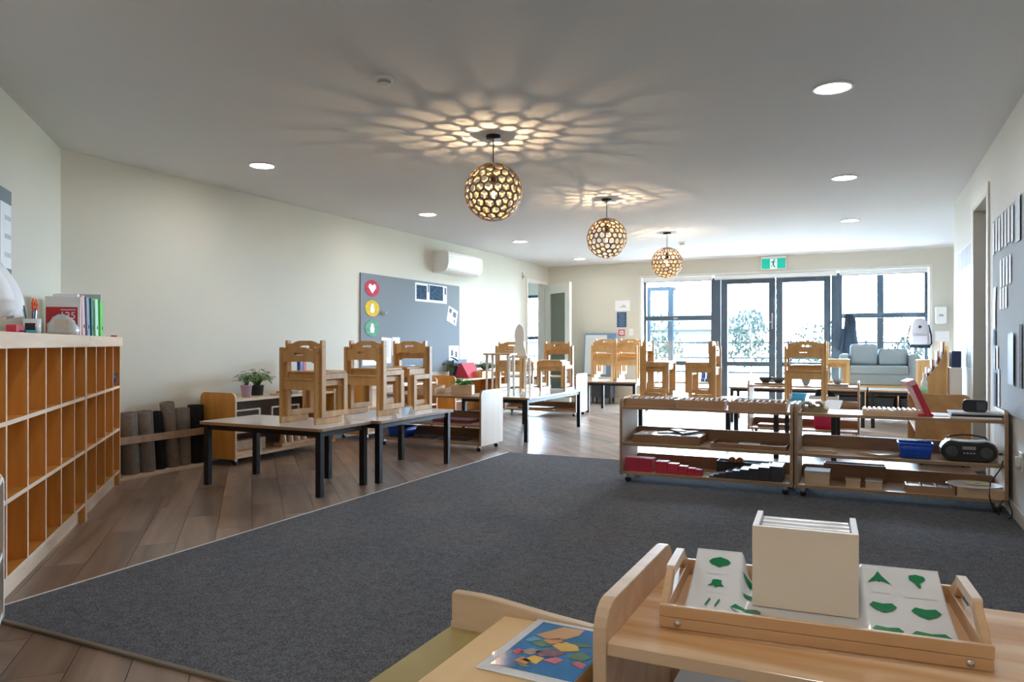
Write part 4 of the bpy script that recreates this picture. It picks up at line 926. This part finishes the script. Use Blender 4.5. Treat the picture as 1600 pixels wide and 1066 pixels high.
# ================================================================ left wall fittings
ac = thing('air_conditioner', 'white wall-mounted air conditioner above the grey pinboard', 'air conditioner', (XL, 8.32, 1.955))
ap = [(0, 0), (.13, 0), (.19, .02), (.225, .06), (.24, .12), (.24, .24), (.225, .27), (.19, .285), (0, .285)]
MB().prism([(p[0], p[1]) for p in ap], 0, .95, 'y').build('body', 'white_plastic', ac, .006, 3)
MB().prism([(.10, -.004), (.18, .012), (.21, .035), (.205, .04), (.17, .02), (.10, .004)], .06, .89, 'y').build('air_flap', 'grey_plastic', ac, .001).data.materials[0] = MATS['trim_paint']
MB().box(.239, .2415, .02, .93, .085, .088).build('panel_line', 'grey_plastic', ac)
pb = thing('grey_pinboard', 'large grey pinboard on the left wall', 'pinboard', (XL+.001, 6.76, .65))
MB().box(0, .016, 0, 2.24, 0, 1.17).build('board', 'pinboard_grey', pb, .002)
def pinned(name, lb, y, z, w_, h_, mat, cat='paper', rot=0., grp='papers on the grey pinboard', parts=()):
    t = thing(name, lb, cat, (XL+.0185, y, z), 0, grp); t.rotation_euler = (rot, 0, 0)
    MB().box(0, .0015, -w_/2, w_/2, -h_/2, h_/2).build('sheet', mat, t)
    for (dy, dz, pw, ph, pm) in parts: MB().box(.0016, .0024, dy-pw/2, dy+pw/2, dz-ph/2, dz+ph/2).build('print', pm, t)
    return t
for nm, z, m_, c_ in (('red', 1.655, 'red_disc', 'white heart'), ('yellow', 1.425, 'yellow_disc', 'pale figure'), ('green', 1.195, 'mint_disc', 'white figure')):
    t = thing('round_badge', '%s round badge with a %s on the grey pinboard' % (nm, c_), 'badge', (XL+.0185, 6.97, z), 0, 'round badges on the pinboard'); t.rotation_euler = (0, 0, 0)
    MB().prism([(.135*math.cos(a*PI/16), .095*math.sin(a*PI/16)) for a in range(32)], 0, .004, 'x').build('disc', m_, t)
    if nm == 'red': MB().prism([(0, -.06), (.075, .01), (.06, .045), (.03, .05), (0, .03), (-.03, .05), (-.06, .045), (-.075, .01)], .0041, .006, 'x').build('motif', 'paper', t)
    else: MB().prism([(-.035, -.05), (.035, -.05), (.04, .0), (.025, .02), (.025, .05), (0, .06), (-.025, .05), (-.03, .02), (-.045, .0)], .0041, .006, 'x').build('motif', 'skin_cream' if nm == 'yellow' else 'paper', t)
pinned('photo_strip', 'white sheet with dark blue photographs at the top of the pinboard', 8.26, 1.675, .78, .235, 'paper', 'photo', 0, parts=((-.24, .0, .24, .18, 'photo_blue'), (.12, .01, .34, .19, 'photo_blue'), (.35, .05, .05, .09, 'photo_grey'), (-.08, .06, .03, .1, 'photo_grey')))
pinned('pinned_sheet', 'crooked white sheet with sketches at the right of the pinboard', 8.80, 1.40, .26, .21, 'paper', rot=-.28, parts=((-.07, .05, .07, .06, 'photo_grey'), (.05, .03, .09, .07, 'photo_grey'), (.07, -.06, .03, .05, 'photo_grey')))
pinned('pinned_sheet', 'white sheet with small sketches at the lower right of the pinboard', 8.84, .89, .27, .2, 'paper', parts=((-.05, .0, .06, .08, 'photo_grey'), (.06, -.02, .05, .08, 'photo_grey')))
pinned('pinned_sheet', 'long white sheet hanging behind the middle chair stack', 7.25, .94, .2, .3, 'paper', rot=-.05, parts=((0, .02, .1, .2, 'paper_grey'),))
pinned('pinned_sheet', 'white sheet beside the long hanging sheet', 7.45, .985, .16, .22, 'paper', parts=((0, 0, .08, .1, 'paper_grey'),))
pinned('pinned_sheet', 'blank white sheet low on the pinboard seen through the chairs', 6.94, .82, .3, .1, 'paper')
ck = tag(MB().cyl((0, 0, 0), (.03, .03, -.02), .02, .012, 10).cyl((.02, .05, 0), (.03, .1, .02), .006, .006, 8).build('bulldog_clip', 'steel', loc=(XL+.018, 7.15, 1.38)), 'small metal clip beside the yellow badge', 'clip')
# ================================================================ cubby top
CZ = 1.0665
def ctop(o, t, dep, rz=0., z=CZ): o.location = cub(t, dep, z); o.rotation_euler = (0, 0, R45+rz); return o
mg = thing('red_magazine', 'red-fronted folder with white numerals standing on the cubby shelving', 'folder')
MB().box(-.09, .09, -.01, .01, 0, .225).build('cover', 'paper', mg, .002); MB().box(-.075, .085, .0101, .012, 0, .165).build('red_panel', 'red_card', mg)
text('numerals', '125', .055, 'paper', mg, (-.025, .0122, .115), (PI/2, 0, PI)); MB().box(-.065, .01, .0121, .0126, .147, .151).build('white_line', 'paper', mg)
ctop(mg, -4.9, .245, -PI/2)
bg2 = thing('plastic_bag', 'crumpled clear plastic bag in front of the red folder', 'bag'); rg = random.Random(5)
rings = []
for j in range(7):
    zz = j/6*.11; s_ = (1, 1.05, 1., .95, .85, .65, .35)[j]
    rings.append([Vector((.075*s_*math.cos(a*PI/9)*(1+rg.uniform(-.12, .12)), .035*s_*math.sin(a*PI/9)*(1+rg.uniform(-.15, .15)), zz+rg.uniform(-.006, .006))) for a in range(18)])
MB().rings(rings).build('bag', 'clear_acrylic', bg2, .0); MB().box(-.04, .03, .036, .039, .035, .085).build('tag_card', 'skin_cream', bg2)
ctop(bg2, -4.80, .26, -PI/2, CZ+.006)
for i, (t_, m_, w_, lean, lb) in enumerate(((-5.05, 'paper', .06, .13, 'white ring binder next to the red folder'), (-5.18, 'pale_red', .07, .14, 'pinkish leaning file beside the white binder'), (-5.32, 'blue_steel', .075, .14, 'blue shiny folder among the leaning files'), (-5.45, 'green_deep', .05, .13, 'dark green leaning file'), (-5.59, 'green_mint', .09, .12, 'mint green ring binder with finger hole'), (-5.76, 'green_lime', .09, .06, 'lime green ring binder at the end of the row'))):
    t = thing('ring_binder', lb, 'binder', group='files on the cubby top')
    MB().box(-w_/2, w_/2, -.13, .0, 0, .25).build('cover', m_, t, .004); MB().lathe([(.012, 0), (.012, .0015)], 14, M=Matrix.Translation((0, .0008, .06)) @ Matrix.Rotation(-PI/2, 4, 'X')).build('finger_hole', 'black_plastic', t)
    ctop(t, t_, .30); t.rotation_euler = Euler((0, lean, R45))
box1('paper_stack', 'paper_grey', (.20, .03, .30), cub(-5.90, .17, CZ), R45-PI/2, 'grey printed display panel behind the binders', 'panel')
tag(MB().lathe([(0, 0), (.02, 0), (.022, .008), (.015, .012), (0, .012)], 14).build('small_red_dish', 'red_card', loc=cub(-5.9, .35, CZ)), 'small red dish at the far end of the cubby top', 'dish')
pc = thing('pen_cup', 'cup of pens and orange-handled scissors on the cubby top', 'cup', cub(-4.03, .30, CZ))
MB().lathe([(.0, 0), (.035, 0), (.038, .07), (.036, .07), (.033, .004), (0, .004)], 18).build('cup', 'clear_acrylic', pc)
for dx, dy, hh, m_ in ((.01, .0, .12, 'blue_block'), (-.015, .01, .11, 'black_plastic'), (.0, -.015, .13, 'green_deep'), (-.01, -.01, .115, 'steel')): MB().cyl((dx, dy, .005), (dx*2.6, dy*2.6, hh), .004, .003, 8).build('pen', m_, pc)
sc = MB()
for s in (-1, 1):
    c_ = Vector((.0+s*.022*S2, .012-s*.022*S2, .135)); sc.tube([c_+Vector((.018*math.cos(a*PI/8)*S2, -.018*math.cos(a*PI/8)*S2, .026*math.sin(a*PI/8))) for a in range(17)], .005, 6)
sc.build('scissors', 'orange_grip', pc); MB().cyl((.0, .012, .02), (.0, .012, .11), .006, .008, 8).build('scissor_blades', 'steel', pc)
for i, (t_, d_, m_, lb) in enumerate(((-3.72, .31, 'pink_red', 'pink pencil case at the left of the cubby top'), (-3.84, .34, 'black_plastic', 'black stapler beside the pen cup'), (-3.78, .35, 'sky_basket', 'light blue notepad on the cubby top edge'))):
    o = MB().prism(rrect(-.05, .05, 0, (.035, .045, .012)[i], (.008,)*4, 3), -.02, .02, 'y').build('desk_item', m_, bevel=.003); ctop(o, t_, d_, .2*i); tag(o, lb, 'stationery')
# board on the angled wall with notices
nb = thing('notice_board', 'grey notice board with papers at the left picture edge', 'pinboard', cub(-4.79, .002, 1.40), R45)
MB().box(0, 1.2, 0, .016, 0, .46).build('board', 'pinboard_grey', nb, .002)
for i in range(5):
    MB().box(.012+i*.22, .20+i*.22, .0162, .018, .03, .38).build('notice', 'paper', nb)
    for k in range(3): MB().box(.02+i*.22, .13+i*.22, .0181, .0188, .09+k*.1, .115+k*.1).build('print', 'paper_grey', nb)
for i, (t_, lb) in enumerate(((-4.19, 'curled white paper sheet hanging below the notice board'), (-4.04, 'second curled white paper at the left picture edge'))):
    m = MB()
    for j in range(9):
        z = CZ+.33-j*.033; b = .03+.10*math.sin(j/8*PI*.6); m.v += [(-.12, b-.02*math.cos(j), z-CZ), (0, b+.04, z-CZ+.02), (.12, b, z-CZ)]
    for j in range(8):
        for k in range(2): a = j*3+k; m.f.append((a, a+1, a+4, a+3)); m.m.append(0); m.sm.append(True)
    o = m.build('hanging_paper', 'paper', solid=.001); o.location = cub(t_, .06, CZ); o.rotation_euler = (0, 0, R45); tag(o, lb, 'paper', 'curled papers')
# crumpled paper in the top cell
rg = random.Random(9); bm = bmesh.new(); bmesh.ops.create_icosphere(bm, subdivisions=2, radius=.05)
for v in bm.verts: v.co *= rg.uniform(.75, 1.2)
me = bpy.data.meshes.new('crumpled_paper'); bm.to_mesh(me); bm.free(); me.materials.append(MATS['photo_grey']); o = bpy.data.objects.new('crumpled_paper', me); COL.objects.link(o); o.location = cub(-5.83, .34, .777); tag(o, 'crumpled grey paper ball in the last cell of the cubby', 'paper')
# blue book at the bottom of the white-edged unit
# ================================================================ back wall fittings
YF = YB-.002
def flat(name, lb, cat, x0, x1, z0, z1, mat, y=YF, th=.006, grp=None):
    o = MB().box(x0, x1, y-th, y, z0, z1).build(name, mat, bevel=.001); return tag(o, lb, cat, grp)
wp = thing('wall_notice', 'white notice with a grey mountain drawing above the blue sign', 'notice', (-3.77, YF, 1.67)); MB().box(-.13, .13, -.003, 0, -.09, .09).build('sheet', 'paper', wp); MB().prism([(-.075, -.03), (.075, -.03), (.05, .0), (.02, .02), (-.02, -.01)], -.0045, -.0031, 'y').build('drawing', 'paper_grey', wp)
bs = thing('blue_sign', 'dark blue sign with text lines on the back wall', 'sign', (-3.785, YF, 1.43)); MB().box(-.085, .085, -.004, 0, -.13, .13).build('plate', 'sign_blue', bs)
for k in range(8): MB().box(-.06+.01*(k % 3), .06-.012*(k % 2), -.0052, -.0041, .10-k*.029, .108-k*.029).build('text_line', 'sign_line', bs)
fs_ = thing('fire_sign', 'small red-bordered fire sign below the blue sign', 'sign', (-3.785, YF, 1.205)); MB().box(-.055, .055, -.004, 0, -.055, .055).build('plate', 'sign_red', fs_); MB().box(-.035, .035, -.0052, -.0041, -.035, .035).build('panel', 'paper', fs_); MB().box(-.02, .02, -.0062, -.0053, -.01, .02).build('symbol', 'grey_plastic', fs_)
sw = thing('light_switch', 'white light switch beside the red fire sign', 'switch', (-3.615, YF, 1.215)); MB().box(-.036, .036, -.008, 0, -.058, .058).build('plate', 'white_plastic', sw, .003); MB().box(-.012, .012, -.013, -.008, -.02, .02).build('rocker', 'trim_paint', sw, .002)
dp = thing('soap_dispenser', 'white wall dispenser at the right of the window', 'dispenser', (.97, YF, 1.30)); MB().prism(rrect(-.07, .07, 0, .25, (.03, .03, .02, .02)), -.1, 0, 'y').build('body', 'white_plastic', dp, .008, 3); MB().prism([(-.035, .11), (.035, .11), (.02, .14), (-.02, .14)], -.103, -.1, 'y').build('label_mark', 'grey_plastic', dp)
flat('paper_towel_notice', 'pale notice under the wall dispenser', 'notice', .90, 1.08, 1.05, 1.2, 'paper')
ex_ = thing('exit_sign', 'green running-man exit sign above the glass doors', 'sign', (-1.305, 12.22, 2.285))
MB().box(-.185, .185, -.02, .045, -.1, .105).build('housing', 'white_plastic', ex_, .004)
MB().box(-.175, .175, -.024, -.0201, -.09, .065).build('green_panel', 'exit_glow', ex_); MB().box(-.05, .055, -.026, -.0241, -.09, .06).build('white_panel', 'exit_white', ex_)
rm = MB(); Y0, Y1 = -.028, -.0262
rm.prism([(.012+.011*math.cos(a*PI/6), .043+.011*math.sin(a*PI/6)) for a in range(12)], Y0, Y1, 'y')
for p in ([(-.012, .025), (.012, .03), (.008, -.02), (-.014, -.02)], [(-.014, -.018), (.004, -.02), (.03, -.075), (.018, -.078)], [(-.012, -.018), (.0, -.022), (-.012, -.05), (-.04, -.045), (-.04, -.053), (-.01, -.06)], [(.008, .028), (.012, .02), (.04, .006), (.042, .013)], [(-.008, .028), (-.03, .02), (-.036, .0), (-.03, -.002), (-.022, .014), (-.008, .018)]): rm.prism(p, Y0, Y1, 'y')
rm.build('running_figure', 'exit_green', ex_)
# boards leaning behind the pale chairs
mr = thing('leaning_mirror', 'pale mirror board leaning on the back wall behind the pale chairs', 'mirror', (-4.13, 12.1, .46)); 
MB().box(-.29, .29, -.012, .012, .0, .74).build('frame', 'blue_steel', mr, .003).rotation_euler = (-.1, 0, 0); MB().box(-.27, .12, -.014, -.0121, .03, .71).build('glass', 'clear_acrylic', mr).rotation_euler = (-.1, 0, 0)
dk = thing('side_bench', 'narrow dark bench against the back wall under the pale chairs', 'bench', (-4.05, 12.0, 0)); MB().box(-.35, .35, -.1, .2, .36, .455).build('top', 'birch', dk, .003); MB().box(-.17, .17, -.05, .18, .10, .36).build('body', 'dark_stair', dk, .003)
for x in (-.15, .15):
    for y in (-.03, .16): MB().box(x-.015, x+.015, y-.015, y+.015, 0, .1).build('foot', 'black_plastic', dk)
# ================================================================ coat and backpack on the window transom
def loft(rows, n=20):
    out = []
    for (cx, cy, z, rx, ry) in rows: out.append([Vector((cx+rx*math.cos(2*PI*a/n)*(1+.04*math.sin(3*2*PI*a/n+z*9)), cy+ry*math.sin(2*PI*a/n)*(1+.1*math.sin(5*2*PI*a/n+z*7)), z)) for a in range(n)])
    return out
ct = thing('hanging_coat', 'dark blue coat hanging at the window beside the glass door', 'coat', (-.22, 12.2, 0))
MB().rings(loft([(.0, 0, 1.475, .02, .02), (.0, 0, 1.465, .06, .035), (.005, 0, 1.42, .078, .045), (.01, 0, 1.3, .085, .05), (.0, 0, 1.15, .10, .055), (.01, 0, 1.0, .115, .06), (.015, 0, .82, .125, .06), (.02, 0, .62, .12, .05)])).build('coat', 'dark_cloth', ct, sub=1)
MB().rings(loft([(-.07, -.02, 1.25, .035, .03), (-.10, -.02, 1.1, .04, .035), (-.13, -.02, .98, .04, .03), (-.14, -.02, .93, .034, .028)])).build('sleeve', 'dark_cloth', ct)
MB().tube([(0, .0, 1.465), (0, .06, 1.478), (0, .09, 1.47)], .006).build('hook', 'steel', ct)
bp_ = thing('school_backpack', 'pale pink backpack with dark diamond patch hanging at the window', 'backpack', (.70, 12.17, 0))
MB().rings([[Vector((p[0]*s_, -.065*q, z)) for p, q in [((math.cos(2*PI*a/20)*.125*(abs(math.cos(2*PI*a/20))**-.35 if abs(math.cos(2*PI*a/20)) > .05 else 0), 0), math.copysign(abs(math.sin(2*PI*a/20))**.6, math.sin(2*PI*a/20))) for a in range(20)]] for z, s_ in ((1.0, .98), (1.03, 1.02), (1.15, 1.0), (1.26, .92), (1.33, .78), (1.37, .55), (1.385, .25))]).build('bag_body', 'backpack_cloth', bp_)
MB().box(-.13, .13, -.075, .05, .955, 1.0).build('base_panel', 'dark_cloth', bp_, .01, 3)
MB().prism(rrect(-.10, .10, 1.01, 1.14, (.015, .015, .03, .03)), -.095, -.05, 'y').build('front_pocket', 'backpack_cloth', bp_, .012, 3)
MB().prism([(0, 1.285), (.026, 1.26), (0, 1.235), (-.026, 1.26)], -.072, -.06, 'y').build('diamond_patch', 'black_plastic', bp_)
MB().tube([(-.03, 0, 1.37), (-.02, .01, 1.41), (.02, .01, 1.41), (.03, 0, 1.37)], .008).build('top_loop', 'dark_cloth', bp_)
for s in (-1, 1): MB().tube([(s*.11, .05, 1.3), (s*.145, .04, 1.15), (s*.15, .02, 1.02), (s*.12, .02, .98)], .012).build('strap', 'dark_cloth', bp_)
MB().tube([(-.06, 0, .965), (-.065, 0, .86), (-.06, 0, .80)], .006).build('strap_end', 'dark_cloth', bp_)
# ================================================================ right wall pinboards
rp = thing('blue_pinboard', 'pale blue-grey pinboard on the right wall with rows of papers', 'pinboard', (XR-.016, 3.3, .60))
MB().box(0, .014, 0, 2.58, 0, 1.24).build('board', 'pinboard_blue', rp, .002)
rg = random.Random(21); k = 0
def rpaper(y, z, w_, h_, mat, lb, grp, tilt=0.):
    o = MB().prism([(-w_/2, -h_/2), (w_/2, -h_/2), (w_/2, h_/2), (-w_/2, h_/2)], 0, .0015, 'x').build('pinned_paper', mat, loc=(XR-.0195, y, z)); o.rotation_euler = (0, 0, tilt); tag(o, lb, 'paper', grp)
    o.location.x = XR-.0195-abs(math.sin(tilt))*w_/2
for i in range(7): rpaper(5.81-i*.115, 1.715+.01*(i % 2), .095, .21, 'paper', 'white paper strip in the top row of the right pinboard, %s from the doorway' % ('first', 'second', 'third', 'fourth', 'fifth', 'sixth', 'seventh')[i], 'papers on the right pinboard', -.04)
for i in range(4): rpaper(5.52-i*.11, 1.46, .085, .17, 'paper', 'white paper in the second row of the right pinboard, %s from the doorway' % ('first', 'second', 'third', 'fourth')[i], 'papers on the right pinboard', -.04)
for i in range(3): rpaper(5.53-i*.1, 1.30, .085, .13, 'paper', 'white paper in the third row of the right pinboard, %s from the doorway' % ('first', 'second', 'third')[i], 'papers on the right pinboard', -.04)
for i, (y, z, w_, h_, m_, lb) in enumerate(((5.78, 1.22, .13, .2, 'paper', 'large white sheet at the doorway edge of the right pinboard'), (5.76, 1.34, .12, .1, 'paper', 'small white sheet above the large one at the doorway edge'), (5.78, .92, .07, .14, 'paper_grey', 'grey photo strip near the doorway'), (5.66, .93, .08, .15, 'paper', 'white photo strip beside the grey one near the doorway'), (5.74, .72, .1, .22, 'photo_grey', 'dark photo cluster low on the right pinboard'), (5.60, .74, .07, .24, 'paper', 'white strip beside the dark photo cluster'), (5.15, .93, .24, .3, 'paper_grey', 'large grey photo sheet on the right pinboard'), (4.93, 1.72, .16, .26, 'paper_grey', 'crinkled plastic pocket at the top of the right pinboard'), (4.86, .95, .1, .35, 'photo_grey', 'photo sheet at the right picture edge'), (5.76, 1.06, .1, .1, 'photo_blue', 'small bluish picture near the doorway'))): rpaper(y, z, w_, h_, m_, lb, 'papers on the right pinboard', -.04)
fp = thing('far_display', 'white paper display on the right wall beyond the doorway', 'display', (XR-.006, 7.06, .80))
MB().box(0, .005, 0, 1.05, 0, 1.06).build('backing', 'paper', fp)
for i in range(9): MB().box(-.0015, -.0002, .03+i*.115, .11+i*.115, .02, .2).build('strip', 'sign_line' if i % 2 else 'paper_grey', fp); MB().box(-.0015, -.0002, .03+i*.115, .12+i*.115, .88, 1.05).build('strip', 'paper_grey', fp)
so = thing('power_socket', 'white power socket low on the right wall beside the radio shelf', 'socket', (XR-.001, 4.94, .36)); MB().box(-.008, 0, -.04, .04, -.055, .055).build('plate', 'white_plastic', so, .003); MB().box(-.03, -.008, -.018, .018, -.03, .03).build('plug', 'white_plastic', so, .005)
# ================================================================ end-on shelf by the right wall: things on top
ZR = .5555
pr = thing('stepped_rack', 'stepped wooden puzzle rack with dark slots on the end-on shelf', 'rack', (.47, 7.42, ZR))
MB().prism([(0, 0), (.165, 0), (.165, .42), (.13, .36), (.10, .29), (.06, .23), (.03, .19), (0, .16)], 0, .012, 'y').build('side', 'chair_wood', pr, .002); MB().prism([(0, 0), (.165, 0), (.165, .42), (.13, .36), (.10, .29), (.06, .23), (.03, .19), (0, .16)], .25, .262, 'y').build('side', 'chair_wood', pr, .002)
for i in range(4): MB().box(.012+i*.04, .022+i*.04, .012, .25, .02, .25+i*.075).build('tray_edge', 'maroon', pr)
MB().box(0, .165, .012, .25, 0, .015).build('base', 'chair_wood', pr)
wb = thing('white_file_box', 'white file box beside the stepped rack', 'box', (.69, 7.42, ZR)); MB().box(-.04, .045, -.13, .13, 0, .26).build('body', 'white_plastic', wb, .004); MB().box(-.03, .04, -.12, .12, .2605, .4).build('blue_file', 'navy', wb, .004)
gc = thing('green_tub', 'mint green tub with clear rim on the end-on shelf', 'tub', (.425, 7.20, ZR)); MB().lathe([(0, 0), (.04, 0), (.045, .05), (.047, .05), (.047, .09), (.043, .09), (.04, .045), (0, .04)], 20).build('tub', 'green_mint', gc)
bt = thing('clear_bottle', 'tall clear bottle behind the mint green tub', 'bottle', (.46, 7.34, ZR)); MB().lathe([(0, 0), (.026, 0), (.027, .13), (.012, .16), (.011, .19)], 16).build('body', 'clear_acrylic', bt); MB().lathe([(.0135, .185), (.0135, .21), (0, .21)], 14).build('cap', 'white_plastic', bt)
# ================================================================ middle shelf with bowls
def bowl(lb, x, y, z, r, h_, mat): return tag(MB().lathe([(0, 0), (r*.5, 0), (r*.85, h_*.5), (r, h_), (r*.95, h_), (r*.8, h_*.5), (r*.45, .006), (0, .006)], 22).build('bowl', mat, loc=(x, y, z)), lb, 'bowl', 'bowls')
bowl('dark bowl on the middle shelf left of the door stile', -1.03, 8.83, .5775, .075, .062, 'bowl_dark'); bowl('dark bowl on the middle shelf before the door stile', -.89, 8.83, .5775, .075, .062, 'bowl_dark')
box1('bowl_tray', 'maroon', (.36, .2, .02), (-.96, 8.83, .5565), 0, 'thin tray under the two dark bowls', 'tray').data.materials[0] = MATS['shelf_brown']
bowl('grey cup-like bowl seen through the lone chair stack', -.60, 8.8, .5565, .05, .07, 'bowl_grey'); bowl('grey bowl right of the lone chair stack', -.28, 8.8, .5805, .055, .05, 'bowl_grey')
box1('bowl_tray', 'bowl_grey', (.22, .2, .02), (-.28, 8.8, .5605), 0, 'grey tray under the bowl by the sofa', 'tray')
basket('light blue woven basket on the low table behind the boxes', -1.30, 7.6, .4605, .2, .15, .07, 'sky_basket').location = (-.62, 7.75, .4605)
wbx = openbox('white box with dark cloth on the middle shelf unit', -.42, 8.83, .2955, .3, .26, .15, 'white_plastic')
MB().rings(loft([(0, 0, .12, .12, .1), (.02, 0, .17, .11, .09), (-.02, 0, .21, .07, .06), (0, 0, .225, .02, .02)])).build('cloth', 'dark_cloth', wbx, sub=1)
basket('bright pink bin on the bottom shelf of the middle unit', -.42, 8.83, .0845, .21, .2, .16, 'pink_bin')
box1('flat_tray', 'shelf_brown', (.4, .25, .03), (-.9, 8.83, .0845), 0, 'flat brown tray on the bottom shelf of the middle unit', 'tray'); tag(MB().box(-.1, .1, -.06, .06, 0, .004).build('white_paper', 'paper', loc=(-.85, 8.78, .1155), rz=.3), 'white paper on the flat brown tray of the middle unit', 'paper')
for i, (x, m_, lb) in enumerate(((-2.5, 'navy', 'dark blue child boots outside below the left-hand window'), (-2.38, 'pink_bin', 'pink child boots outside below the left-hand window'))):
    o = MB()
    for s in (0, .085): o.prism([(s, 0), (s+.07, 0), (s+.07, .2), (s, .2)], -.04, .04, 'y').prism([(s, 0), (s+.07, 0), (s+.07, .06), (s, .06)], -.12, -.04, 'y')
    tag(o.build('child_boots', m_, loc=(x, 12.62, .38), bevel=.01), lb, 'boots', 'boots outside')
bn = thing('outdoor_bench', 'pale bench outside the left-hand window carrying boots', 'bench', (-2.75, 12.6, -.02)); MB().box(-.6, .6, -.16, .16, .36, .4).build('seat', 'birch', bn, .004)
for x in (-.55, .5): MB().box(x, x+.05, -.14, .14, 0, .36).build('leg', 'birch', bn)
tag(MB().prism([(-.07, 0), (.07, 0), (.08, .12), (-.08, .12)], -.06, .06, 'y').build('red_bucket', 'red_plastic', loc=(-2.22, 12.62, .38), bevel=.008), 'red bucket on the bench outside the left-hand window', 'bucket')
